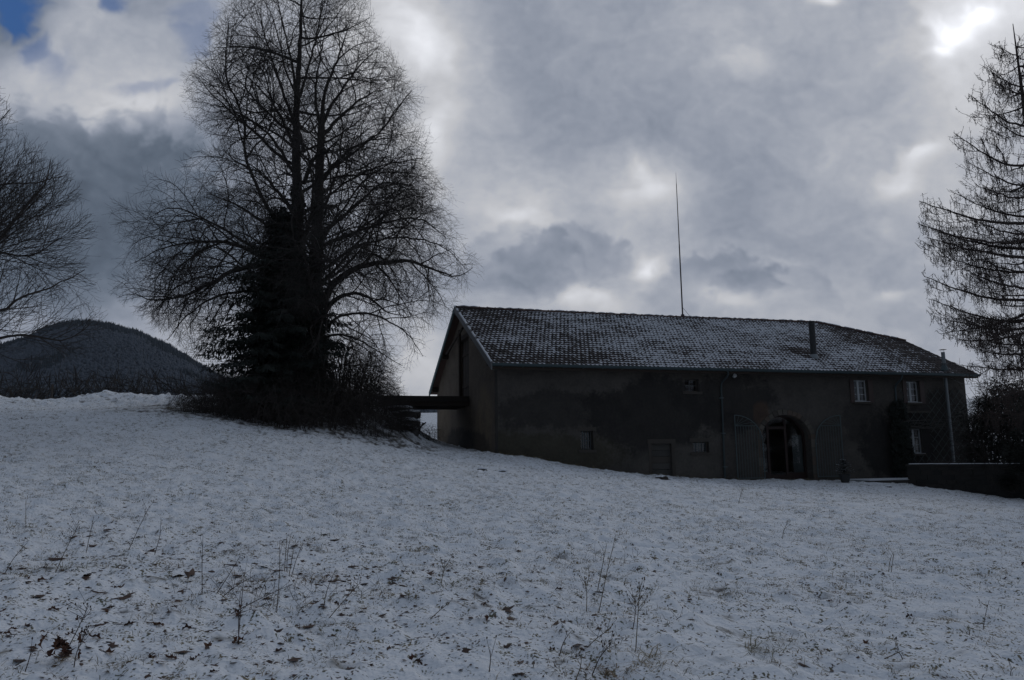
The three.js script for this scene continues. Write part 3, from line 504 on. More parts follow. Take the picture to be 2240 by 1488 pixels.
    const fan = new THREE.Shape(); for (let k = 2; k <= 18; k++) { const t = Math.PI * k / 20; fan[k > 2 ? 'lineTo' : 'moveTo'](AX + (AW - 0.1) * Math.cos(t), SPR + (RISE - 0.1) * Math.sin(t)); } fan.closePath(); part('pane', new THREE.ShapeGeometry(fan).translate(0, 0, z - 0.034), glass, e);
    { const b = new MB(), n = 22; for (let k = 0; k < n; k++) { const x = lerp(xs[2] + 0.42, xs[3] - 0.1, k / n), x2 = lerp(xs[2] + 0.42, xs[3] - 0.1, (k + 1) / n), o = (k % 2) * 0.035; b.face([V(x, SILL + 0.3, z - 0.12 - o), V(x2, SILL + 0.3, z - 0.155 + o), V(x2, SPR + 0.2, z - 0.155 + o), V(x, SPR + 0.2, z - 0.12 - o)]); } part('curtain', b.geo(), M(0.06, 0.072, 0.07), e); }
    part('threshold', boxAt(AX - AW - 0.2, AX + AW + 0.2, 0.2, SILL - 0.004, ZF - 0.49, ZF + 0.16), stone, e);
  }
  // iron gate leaves folded back against the wall on either side
  for (const [x0, x1] of [[11.5, 12.9], [17.2, 15.75]]) {
    const g = sub('gate_leaf', house), zz = ZF + 0.1, top = 3.44, low = 2.25, y0 = 0.56, topAt = (t) => lerp(low, top, Math.sqrt(Math.max(0, 1 - t * t)));      // t: 0 at the tall stile, 1 at the hinge
    const out = []; out.push(V(x0, y0, zz), V(x0, top, zz)); const cv = [V(x0, top, zz)]; for (let k = 1; k <= 14; k++) cv.push(V(lerp(x0, x1, k / 14), topAt(k / 14), zz));
    part('stile', new MB().tube(out, [0.026, 0.026], 6).geo(), iron, g); part('top_rail', new MB().tube(cv, Array(15).fill(0.024), 6).geo(), iron, g); part('stile', new MB().tube([V(x1, y0, zz), V(x1, low, zz)], [0.026, 0.026], 6).geo(), iron, g);
    part('bottom_rail', new MB().tube([V(x0, y0 + 0.04, zz), V(x1, y0 + 0.04, zz)], [0.022, 0.022], 6).geo(), iron, g); part('middle_rail', new MB().tube([V(x0, 2.96, zz), V(lerp(x0, x1, 0.8), 2.96, zz)], [0.018, 0.018], 6).geo(), iron, g);
    for (let k = 1; k < 10; k++) { const t = k / 10, h = topAt(t) < 2.96 ? topAt(t) : 2.96; part('bar', new MB().tube([V(lerp(x0, x1, t), y0 + 0.04, zz), V(lerp(x0, x1, t), h, zz)], [0.011, 0.011], 5).geo(), iron, g); }
    for (let k = 1; k < 5; k++) part('scroll_bar', new MB().tube([V(lerp(x0, x1, 0.04), 2.98, zz), V(lerp(x0, x1, k * 0.17), topAt(k * 0.17), zz)], [0.009, 0.009], 5).geo(), iron, g);
    for (const y of [0.9, 2.1]) part('hinge', boxAt(Math.min(x1, x1 + 0.08), Math.max(x1, x1 + 0.08), y, y + 0.05, ZF + 0.002, zz), iron, g);
  }
  // floodlight below the eave
  { const l = sub('floodlight', house); part('arm', boxAt(11.53, 11.56, 5.2, 5.24, ZF + 0.002, ZF + 0.14), iron, l); part('lamp_head', new THREE.CylinderGeometry(0.09, 0.06, 0.14, 12).rotateX(1.1).translate(11.55, 5.22, ZF + 0.2), M(0.55, 0.56, 0.56, 0.5), l); }
}

// mast on the ridge
{
  const b = toWorld(12.9, HR + 0.05, HW), mast = thing('aerial_mast', 'tall thin dark aerial mast standing on the roof ridge', 'mast', [b.x, b.y, b.z]), mm = M(0.05, 0.035, 0.035, 0.6);
  part('lower_tube', new THREE.CylinderGeometry(0.034, 0.042, 4.1, 8).translate(0, 2.05, 0), mm, mast); part('upper_tube', new THREE.CylinderGeometry(0.02, 0.03, 3.6, 8).translate(0.0, 5.9, 0), mm, mast); part('whip', new THREE.CylinderGeometry(0.006, 0.014, 0.7, 6).translate(0, 8.05, 0), mm, mast);
  part('stay', new MB().tube([V(0, 0.55, 0), V(0.38, 0.05, 0)], [0.01, 0.01], 5).geo(), mm, mast); part('foot', new THREE.CylinderGeometry(0.09, 0.12, 0.16, 10).translate(0, 0.06, 0), mm, mast);
}

// timber bridge from the bank to the barn door
{
  const o = toWorld(0.33, 0, 0), br = thing('timber_bridge', 'dark timber footbridge from the bank to the barn door in the gable', 'bridge', [o.x, 0, o.z], HA), r = rng(21), wd = [M(0.03, 0.024, 0.02), M(0.04, 0.03, 0.024), M(0.025, 0.022, 0.02)], LEN = 6.4;
  for (const w of [5.75, 6.6, 7.5, 8.4]) part('beam', boxAt(-LEN, -0.004, 4.16, 4.44, -w - 0.11, -w + 0.11), wd[1], br);
  for (let k = 0; k < 30; k++) part('plank', boxAt(-LEN + k * 0.213, -LEN + k * 0.213 + 0.2, 4.445, 4.495 + r() * 0.012, -8.62, -5.6), wd[k % 3], br);
  part('edge_board', boxAt(-LEN, -0.004, 4.36, 4.62, -5.59, -5.54), wd[0], br); part('edge_board', boxAt(-LEN, -0.004, 4.36, 4.62, -8.68, -8.63), wd[0], br);
}

// ------------------------------------------------------------------ trees
// branches grow towards points scattered through the crown, from hand-laid stems and limbs
function grow(seed, roots, attract, { D, infl, kill, iter, pull }) {
  const r = rng(seed), X = [], Y = [], Z = [], par = [], hint = [], lastX = [], lastY = [], lastZ = [];
  const cell = infl, cells = new Map(), key = (a, b, c) => (a + 512) * 1048576 + (b + 512) * 1024 + (c + 512), n = attract.length;
  const nd = new Float32Array(n).fill(infl * infl), nn = new Int32Array(n).fill(-1), alive = new Uint8Array(n).fill(1);
  for (let i = 0; i < n; i++) { const a = attract[i], k = key(Math.floor(a.x / cell), Math.floor(a.y / cell), Math.floor(a.z / cell)); (cells.get(k) ?? cells.set(k, []).get(k)).push(i); }
  const relax = (j) => {
    const cx = Math.floor(X[j] / cell), cy = Math.floor(Y[j] / cell), cz = Math.floor(Z[j] / cell), kk = kill * kill;
    for (let a = -1; a <= 1; a++) for (let b = -1; b <= 1; b++) for (let c = -1; c <= 1; c++) { const l = cells.get(key(cx + a, cy + b, cz + c)); if (l) for (const i of l) if (alive[i]) { const q = attract[i], d = (q.x - X[j]) ** 2 + (q.y - Y[j]) ** 2 + (q.z - Z[j]) ** 2; if (d < kk) alive[i] = 0; else if (d < nd[i]) { nd[i] = d; nn[i] = j; } } }
  };
  const add = (x, y, z, p, h = 0) => { X.push(x); Y.push(y); Z.push(z); par.push(p); hint.push(h); lastX.push(9); lastY.push(0); lastZ.push(0); return X.length - 1; };
  for (const { pts, r0, r1, first } of roots) {
    const cv = new THREE.CatmullRomCurve3(pts), m = Math.max(2, Math.round(cv.getLength() / D)); let prev = -1;
    if (!first) { let best = 1e9; for (let i = 0; i < X.length; i++) { const d = (X[i] - pts[0].x) ** 2 + (Y[i] - pts[0].y) ** 2 + (Z[i] - pts[0].z) ** 2; if (d < best) { best = d; prev = i; } } }
    cv.getSpacedPoints(m).forEach((q, k) => { if (!k && prev >= 0) return; const t = k / m, w = t > 0 ? 0.05 : 0; prev = add(q.x + (r() - 0.5) * w, q.y + (r() - 0.5) * w, q.z + (r() - 0.5) * w, prev, lerp(r0, r1, t)); });
  }
  for (let j = 0; j < X.length; j++) relax(j);
  for (let it = 0; it < iter; it++) {
    const sum = new Map();
    for (let i = 0; i < n; i++) if (alive[i] && nn[i] >= 0) { const j = nn[i], q = attract[i], l = Math.sqrt(nd[i]) || 1; let s = sum.get(j); if (!s) sum.set(j, s = [0, 0, 0]); s[0] += (q.x - X[j]) / l; s[1] += (q.y - Y[j]) / l; s[2] += (q.z - Z[j]) / l; }
    let made = 0;
    for (const [j, s] of sum) {
      let l = Math.hypot(...s) || 1, dx = s[0] / l, dy = s[1] / l, dz = s[2] / l;
      const p = par[j]; if (p >= 0) { const k = 0.55; dx += k * (X[j] - X[p]) / D; dy += k * (Y[j] - Y[p]) / D; dz += k * (Z[j] - Z[p]) / D; }
      const t = pull(X[j], Y[j], Z[j]); dx += t[0] + (r() - 0.5) * 0.35; dy += t[1] + (r() - 0.5) * 0.35; dz += t[2] + (r() - 0.5) * 0.35;
      l = Math.hypot(dx, dy, dz) || 1; dx /= l; dy /= l; dz /= l;
      if (dx * lastX[j] + dy * lastY[j] + dz * lastZ[j] > 0.9 && lastX[j] < 2) { nnDrop(j); continue; }
      lastX[j] = dx; lastY[j] = dy; lastZ[j] = dz;
      relax(add(X[j] + D * dx, Y[j] + D * dy, Z[j] + D * dz, j)); made++;
    }
    if (!made) break;
  }
  function nnDrop(j) { for (let i = 0; i < n; i++) if (nn[i] === j && r() < 0.3) alive[i] = 0; }
  return { X, Y, Z, par, hint };
}
function limbs({ X, Y, Z, par, hint }, { tip = 0.005, e = 2.25, most = 1 }) {
  const n = X.length, acc = new Float64Array(n), main = new Int32Array(n).fill(-1), rad = new Float32Array(n);
  for (let j = n - 1; j >= 0; j--) { rad[j] = Math.max(hint[j], Math.min(most, acc[j] ? Math.pow(acc[j], 1 / e) : tip)); const p = par[j]; if (p >= 0) { acc[p] += Math.pow(Math.min(rad[j], 0.12), e); if (main[p] < 0 || rad[j] > rad[main[p]]) main[p] = j; } }
  const chains = [], P = (j) => V(X[j], Y[j], Z[j]);
  for (let j = 0; j < n; j++) { if (par[j] >= 0 && main[par[j]] === j) continue; const pts = [], rr = []; if (par[j] >= 0) { pts.push(P(par[j])); rr.push(Math.min(rad[j] * 1.15, rad[par[j]])); } for (let k = j; k >= 0; k = main[k]) { pts.push(P(k)); rr.push(rad[k]); } if (pts.length > 1) { rr[rr.length - 1] *= 0.6; chains.push({ pts, rr, root: par[j] < 0 }); } }
  return { chains, rad };
}
// twig sprays on every thin node
function twigs(b, { X, Y, Z, par }, rad, { seed, max = 0.016, per = 2, len = [0.3, 0.65], spread = 0.9, lift = 0, r0 = 0.005, bend = 0.25, keep = () => true }) {
  const r = rng(seed);
  for (let j = 1; j < X.length; j++) {
    if (rad[j] > max || par[j] < 0 || !keep(X[j], Y[j], Z[j])) continue;
    const p = par[j]; let dx = X[j] - X[p], dy = Y[j] - Y[p], dz = Z[j] - Z[p], l = Math.hypot(dx, dy, dz) || 1; dx /= l; dy /= l; dz /= l;
    const m = Math.floor(per + r());
    for (let k = 0; k < m; k++) {
      let ax = dx + (r() - 0.5) * 2 * spread, ay = dy + (r() - 0.5) * 2 * spread + lift, az = dz + (r() - 0.5) * 2 * spread; l = Math.hypot(ax, ay, az) || 1;
      const s = lerp(len[0], len[1], r()) / l, q = V(X[j], Y[j], Z[j]), m1 = V(q.x + ax * s * 0.5 + (r() - 0.5) * 0.06, q.y + ay * s * 0.5 + (r() - 0.5) * 0.06, q.z + az * s * 0.5), e = V(q.x + ax * s + (r() - 0.5) * bend * s, q.y + ay * s + (r() - 0.5) * bend * s, q.z + az * s);
      b.tube([q, m1, e], [r0, r0 * 0.85, r0 * 0.45], 3);
      if (r() < 0.55) { const f = m1.clone().add(V((e.x - q.x) * 0.3 + (r() - 0.5) * 0.2, (e.y - q.y) * 0.3 + (r() - 0.5) * 0.2, (e.z - q.z) * 0.3 + (r() - 0.5) * 0.2)); b.tube([m1, f], [r0 * 0.8, r0 * 0.45], 3); }
    }
  }
}
const sidesFor = (r) => r > 0.12 ? 10 : r > 0.05 ? 7 : r > 0.02 ? 5 : 3;
const bark = M(0.038, 0.032, 0.028), bark2 = M(0.045, 0.037, 0.032), larchBark = M(0.05, 0.036, 0.031);
// envelope: rows of [frame y, left x, right x] at one distance -> world half widths
function envelope(rows, depth) { return rows.map(([py, a, b]) => { const A = at(a, py, depth), B = at(b, py, depth); return [(A.y + B.y) / 2, A.x, B.x]; }).sort((p, q) => p[0] - q[0]); }
function inside(env, y) { for (let i = 1; i < env.length; i++) if (y <= env[i][0]) { const t = (y - env[i - 1][0]) / (env[i][0] - env[i - 1][0]); if (t < 0) return null; return [lerp(env[i - 1][1], env[i][1], t), lerp(env[i - 1][2], env[i][2], t)]; } return null; }

// branches by orders: each walks outwards with its own wander and bend, and carries the next order along its length
function bough(sink, rand, orders, within, pts, rr, k, turn0 = 0) {
  const o = orders[k]; if (!o) return;
  let len = 0; const at2 = [0]; for (let i = 1; i < pts.length; i++) at2.push(len += pts[i].distanceTo(pts[i - 1]));
  if (len < o.gap) return;
  let turn = turn0 + rand() * 6.28;
  for (let s = len * o.from + rand() * o.gap; s < len; s += o.gap * (0.6 + 0.8 * rand())) {
    let i = 1; while (i < pts.length - 1 && at2[i] < s) i++;
    const f = clamp((s - at2[i - 1]) / (at2[i] - at2[i - 1] || 1)), p = pts[i - 1].clone().lerp(pts[i], f), r0 = lerp(rr[i - 1], rr[i], f), t = s / len, d = pts[i].clone().sub(pts[i - 1]).normalize();
    turn += 2.4 + (rand() - 0.5) * 1.2;
    const u = V(-d.z, 0, d.x); if (u.lengthSq() < 0.01) u.set(1, 0, 0); u.normalize(); const v = V(0, 0, 0).crossVectors(d, u);
    const flat = o.flat ?? 0, cx = Math.cos(turn), cy = Math.sin(turn) * (1 - flat), a = o.angle * (0.75 + 0.5 * rand());
    const dir = d.clone().multiplyScalar(Math.cos(a)).addScaledVector(u, Math.sin(a) * cx).addScaledVector(v, Math.sin(a) * cy).normalize();
    const L = o.len(len, t, p) * (0.65 + 0.7 * rand()), r = Math.min(r0 * 0.7, o.rad(L));
    const [q, qr] = walk(rand, o, within, p, dir, L, r);
    if (q.length > 1) { sink(q, qr, k); bough(sink, rand, orders, within, q, qr, k + 1); }
  }
}
function walk(rand, o, within, p, dir, L, r) {
  const n = Math.max(o.min ?? 2, Math.ceil(L / o.step)), st = L / n, q = [p.clone()], qr = [r]; let d = dir.clone(), c = p.clone();
  for (let i = 1; i <= n; i++) {
    const t = i / n, lift = o.lift(c, t);
    d.add(V((rand() - 0.5) * o.wander, (rand() - 0.5) * o.wander + lift, (rand() - 0.5) * o.wander)).normalize();
    c = c.clone().addScaledVector(d, st); if (!within(c, o.slack ?? 0)) { if (q.length < 2) q.push(c), qr.push(r * 0.5); break; }
    q.push(c); qr.push(r);
  }
  const e = Math.min(r, Math.max(r * 0.22, 0.0038)), m = q.length - 1; for (let i = 1; i <= m; i++) qr[i] = lerp(r, e, i / m);
  return [q, qr];
}
function crownTree(t, seed, stems, orders, within, mats, limbR) {
  const rand = rng(seed), crown = new MB();
  const sink = (q, qr, k) => { if (qr[0] > limbR) part('limb', new MB().tube(q, qr, 7).geo(), mats[0], t); else crown.tube(q, qr, sidesFor(qr[0])); };
  for (const { pts, r0, r1, first, level, pow = 0.75 } of stems) {
    const cv = new THREE.CatmullRomCurve3(pts), n = Math.max(6, Math.round(cv.getLength() / 0.3)), q = cv.getSpacedPoints(n).map((c, i) => i && i < n ? c.add(V((rand() - 0.5) * 0.06, (rand() - 0.5) * 0.06, (rand() - 0.5) * 0.06)) : c), qr = q.map((_, i) => lerp(r0, r1, Math.pow(i / n, pow)));
    part(first ? 'trunk' : 'limb', new MB().tube(q, qr, first ? 12 : 8).geo(), mats[0], t);
    bough(sink, rand, orders, within, q, qr, level);
  }
  part('crown', crown.geo(), mats[1], t);
}

// the big two-stemmed lime on the bank
{
  const D0 = 31.5, foot = TREE.clone().setY(height(TREE.x, -TREE.z) - 0.1);
  const lime = thing('lime_tree', 'huge bare two-stemmed lime tree on the bank left of the farmhouse', 'tree', foot.toArray());
  const P = (px, py, dz = 0) => at(px, py, D0 - dz).sub(foot);
  const env = envelope([[-95, 580, 745], [-60, 535, 785], [-10, 506, 812], [50, 488, 834], [100, 466, 858], [150, 448, 878], [200, 416, 902], [250, 418, 928], [290, 440, 938], [330, 490, 930], [358, 492, 930], [378, 430, 940], [400, 385, 950], [430, 345, 972], [465, 308, 995], [500, 280, 1018], [540, 270, 1040], [580, 280, 1048], [620, 268, 1042], [660, 284, 1015], [700, 330, 985], [740, 375, 945], [780, 420, 920], [812, 470, 890], [835, 560, 850]].map((q) => q), D0).map(([y, a, b]) => [y - foot.y, a - foot.x, b - foot.x]);
  const roots = [
    { first: true, r0: 0.56, r1: 0.03, pts: [P(655, 930), P(648, 800), P(648, 640), P(652, 480), P(648, 330), P(650, 200), P(657, 80), P(660, -50)] },
    { first: true, r0: 0.46, r1: 0.15, pts: [P(690, 930, 0.3), P(692, 760, 0.4), P(690, 600, 0.3), P(695, 480, 0.2), P(700, 370, 0.1), P(703, 268, 0)] }];
  const L = (r0, r1, ...p) => roots.push({ r0: r0 * 0.92, r1: 0.01, pow: 0.9, pts: p.map((q) => P(...q)) });
  L(0.2, 0.05, [690, 690, 0.3], [735, 615, 0.9], [790, 583, 1.4], [850, 574, 1.9], [900, 572, 2.2], [955, 592, 2.4], [1005, 605, 2.4], [1035, 585, 2.4]);
  L(0.15, 0.035, [690, 720, 0.3], [722, 665, 1.2], [765, 643, 2], [805, 650, 2.6], [845, 682, 3], [885, 690, 3.2]);
  L(0.12, 0.03, [697, 520, 0], [740, 480, -0.5], [790, 440, -1], [840, 400, -1.4], [900, 415, -1.8]); L(0.11, 0.03, [697, 540, 0.2], [760, 515, 1.2], [830, 490, 2], [920, 480, 2.8], [975, 520, 3]);
  L(0.11, 0.03, [700, 400, 0], [740, 350, 0.5], [800, 310, 0.9], [870, 300, 1.2]); L(0.1, 0.025, [702, 300, 0], [750, 250, -0.5], [810, 205, -1.2], [860, 190, -1.6]);
  L(0.11, 0.02, [703, 270, 0], [712, 200, 0.4], [742, 120, 0.7], [768, 40, 1]); L(0.1, 0.02, [703, 275, 0], [735, 215, -0.5], [790, 140, -0.9], [830, 100, -1.1]); L(0.09, 0.02, [703, 280, 0], [690, 210, -0.5], [700, 130, -1], [720, 30, -1.2]);
  L(0.17, 0.04, [648, 640, 0], [590, 585, 0.7], [520, 590, 1.3], [450, 625, 1.8], [390, 650, 2.1], [325, 655, 2.3], [290, 640, 2.4]); L(0.15, 0.035, [648, 610, 0], [570, 560, -0.5], [500, 532, -0.9], [430, 530, -1.2], [350, 545, -1.5], [295, 575, -1.7]);
  L(0.12, 0.03, [650, 560, 0], [590, 500, 1], [520, 450, 2], [450, 420, 2.6]); L(0.1, 0.025, [650, 470, 0], [600, 410, -0.8], [550, 370, -1.6], [500, 375, -2.1]);
  L(0.1, 0.025, [648, 390, 0], [600, 310, 0.7], [545, 262, 1.2], [480, 240, 1.5]); L(0.09, 0.02, [648, 330, 0], [605, 240, -0.7], [560, 185, -1.2], [505, 140, -1.6]); L(0.09, 0.02, [649, 290, 0], [612, 180, 0.6], [580, 80, 0.9], [562, 10, 1.1]);
  L(0.09, 0.02, [650, 250, 0], [640, 150, -0.8], [620, 60, -1.4], [600, -30, -1.7]); L(0.08, 0.02, [650, 230, 0], [680, 130, 0.8], [700, 40, 1.2], [705, -30, 1.3]);
  for (const [py, side] of [[760, 1], [700, -1], [640, 1], [560, -1], [520, 1], [450, -1], [400, 1], [330, -1]]) { const r0 = 0.08 + 0.06 * (py / 760); L(r0, 0.03, [665, py, 0], [668 + side * 20, py - 55, 1.8 * side], [672 + side * 55, py - 70, 3.6 * side], [672 + side * 80, py - 45, 5.2 * side]); }
  L(0.1, 0.02, [648, 690, 0], [560, 640, 1.2], [470, 650, 2], [400, 700, 2.5], [365, 745, 2.8]); L(0.1, 0.02, [648, 600, 0], [550, 540, 0.4], [450, 480, 0.8], [370, 455, 1], [320, 480, 1.1]); L(0.09, 0.02, [692, 740, 0.3], [750, 690, -1], [820, 690, -1.8], [890, 730, -2.3], [925, 780, -2.5]); L(0.09, 0.02, [697, 600, 0.2], [780, 540, -1.2], [880, 520, -2], [970, 540, -2.6], [1020, 590, -2.8]);
  L(0.07, 0.02, [648, 700, 0], [560, 690, 1.6], [480, 715, 2.6], [430, 745, 3.1]); L(0.07, 0.02, [692, 740, 0.3], [760, 735, 2], [830, 770, 3.2], [880, 800, 3.6]);
  const within = (p, slack) => { const e = inside(env, p.y - slack * 0.3); if (!e) return false; const hw = (e[1] - e[0]) / 2, mid = (e[0] + e[1]) / 2, a = Math.atan2(p.z, p.x - mid), q = Math.hypot((p.x - mid) / hw, p.z / (hw * 0.88)); return q < 0.99 + 0.1 * n3(p.y * 0.75, Math.cos(a) * 2.4, Math.sin(a) * 2.4) + slack / hw; };
  const bent = (p, t) => p.y < 5.5 ? 0.03 - 0.24 * t : p.y < 9 ? 0.02 - 0.19 * t : 0.03 - 0.15 * t;
  const orders = [
    { gap: 0.66, from: 0.22, angle: 1.2, flat: 0.1, step: 0.3, wander: 0.34, lift: (p, t) => p.y < 6 ? 0.08 - 0.18 * t : 0.05 - 0.12 * t, len: (l, t, p) => lerp(10, 5, t), rad: (L) => 0.009 * L, slack: -0.2 },
    { gap: 0.42, from: 0.3, angle: 0.85, step: 0.24, wander: 0.44, lift: bent, len: (l, t) => 0.9 + 0.5 * l * (1 - 0.5 * t), rad: (L) => 0.008 + 0.0072 * L, slack: 0 },
    { gap: 0.25, from: 0.22, angle: 0.78, step: 0.22, wander: 0.46, lift: bent, len: (l, t) => 0.45 + 0.45 * l * (1 - 0.35 * t), rad: (L) => 0.008 + 0.0042 * L, slack: 0.1 },
    { gap: 0.108, from: 0.15, angle: 0.8, min: 1, step: 0.4, wander: 0.3, lift: (p, t) => p.y < 5 ? -0.04 : 0.05, len: (l, t) => 0.2 + 0.24 * l * (1 - 0.35 * t), rad: () => 0.0084, slack: 0.3 }];
  for (const q of roots) q.level = q.first ? 0 : 1;
  roots[0].pow = 0.62; roots[1].pow = 0.7;
  crownTree(lime, 31, roots, orders, within, [bark, bark], 0.07);
  // ivy climbing both stems
  const b = new MB(), r = rng(66), top = P(650, 470).y; let k = 0;
  for (let t = 0; t < 11000; t++) {
    const y = lerp(-0.4, top + 1.2, Math.pow(r(), 0.8)), st = roots[r() < 0.55 ? 0 : 1].pts; let i = 1; while (i < st.length - 1 && st[i].y < y) i++;
    const q = st[i - 1].clone().lerp(st[i], clamp((y - st[i - 1].y) / (st[i].y - st[i - 1].y))), fade = clamp(1.15 - y / (top + 1)), a = r() * 6.283, R = (0.2 + 0.34 * fade + 0.2 * n3(a, y * 0.8, 3)) * (0.75 + 0.35 * r());
    if (r() > 0.35 + fade) continue;
    const c = V(q.x + Math.cos(a) * R, y, q.z + Math.sin(a) * R), s = 0.035 + r() * 0.035, u = V(r() - 0.5, r() - 0.7, r() - 0.5).normalize().multiplyScalar(s), w = V(r() - 0.5, r() - 0.5, r() - 0.5).cross(u).normalize().multiplyScalar(s * 0.8);
    b.face([c.clone().sub(u), c.clone().add(w), c.clone().addScaledVector(u, 1.2), c.clone().sub(w)]); k++;
  }
  for (let t = 0; t < 160; t++) { const st = roots[t % 2].pts, y0 = r() * top * 0.7, i = 2, q = st[i], a = r() * 6.28; b.tube([V(q.x + Math.cos(a) * 0.5, y0, q.z + Math.sin(a) * 0.5), V(q.x + Math.cos(a + 0.3) * 0.55, y0 + 0.6, q.z + Math.sin(a + 0.3) * 0.55), V(q.x + Math.cos(a + 0.2) * 0.85, y0 + 0.9 + r(), q.z + Math.sin(a + 0.2) * 0.85)], [0.014, 0.01, 0.005], 3); }
  part('ivy', b.geo(), M(0.022, 0.028, 0.016, 0.6), lime);
  // pale dead branches with snow on them in front of the stems
  const d = new MB(); for (const [a, c, e] of [[[640, 520, 1], [590, 525, 1.5], [560, 560, 1.8]], [[660, 500, 1], [690, 520, 1.2], [700, 545, 1.3]], [[625, 655, 1.4], [600, 670, 1.8], [580, 668, 2]], [[625, 655, 1.4], [645, 672, 1.6], [650, 680, 1.7]], [[590, 530, 1.5], [570, 545, 1.6], [566, 575, 1.6]]]) d.tube(curve([P(...a), P(...c), P(...e)], 8), Array(9).fill(0).map((_, i) => 0.03 - i * 0.002), 5);
  part('dead_branch', d.geo(), M(0.16, 0.15, 0.14), lime);
}

// spruce standing against the lime
{
  const D0 = 30, base = at(592, 915, D0), foot = V(base.x, height(base.x, -base.z) - 0.1, base.z), top = at(608, 440, D0).y - foot.y, sp = thing('spruce', 'dark drooping spruce standing against the left of the lime tree', 'tree', foot.toArray()), r = rng(14);
  part('trunk', new MB().tube([V(0, 0, 0), V(0.05, top * 0.5, 0), V(0.14, top, 0)], [0.2, 0.11, 0.015], 8).geo(), bark, sp);
  const b = new MB();
  const spray = (c, d, s) => {                                        // a drooping plume of needles: narrow blades in a fan
    const w = V(-d.z, 0, d.x).normalize().multiplyScalar(s * 0.13), e = c.clone().addScaledVector(d, s), m = c.clone().addScaledVector(d, s * 0.45);
    b.face([c, m.clone().add(w), e, m.clone().sub(w)]); const v = V(s * 0.1, s * 0.12, 0); b.face([c, m.clone().add(v), e, m.clone().sub(v)]);
  };
  for (let k = 0; k < 280; k++) {
    const t = Math.pow((k + r()) / 280, 1.15), y = 0.3 + t * (top - 0.45), a = k * 2.4 + r() * 0.8, R = (2.95 * Math.pow(Math.min(1, (1 - t) / 0.62), 0.8) + 0.12) * (0.45 + 0.62 * r()) * (t < 0.08 ? 0.9 : 1), dx = Math.cos(a), dz = Math.sin(a), pts = [], dr = 0.35 + 0.4 * r();
    for (let i = 0; i <= 7; i++) { const q = i / 7; pts.push(V(0.1 * t + dx * R * q + (r() - 0.5) * 0.05, y + R * (0.08 * q - dr * q * q + (dr * 0.62) * q * q * q) + (r() - 0.5) * 0.03, dz * R * q + (r() - 0.5) * 0.05)); }
    part('branch', new MB().tube(pts, pts.map((_, i) => 0.024 * (1 - i / 8.5)), 4).geo(), bark, sp);
    const m = Math.max(24, Math.round(R * 70));
    for (let i = 0; i < m; i++) {
      const q = 0.05 + 0.95 * (i + r()) / m, f = q * 7, j = Math.min(6, Math.floor(f)), c = pts[j].clone().lerp(pts[j + 1], f - j), sgn = r() < 0.5 ? -1 : 1, side = r() * (0.5 - 0.3 * q), w = r();
      c.add(V(-dz * sgn * side, -0.3 * side - 0.1 * r(), dx * sgn * side));
      const d = V(dx * (0.7 * r()) - dz * sgn * r(), -0.1 - 1.1 * w, dz * (0.7 * r()) + dx * sgn * r()).normalize();
      spray(c, d, (0.12 + 0.2 * r()) * (1.3 - 0.6 * q));
    }
    spray(pts[7], V(dx, 0.12, dz).normalize(), 0.14);
  }
  part('crown', b.geo(), M(0.018, 0.024, 0.018, 0.7), sp);
}

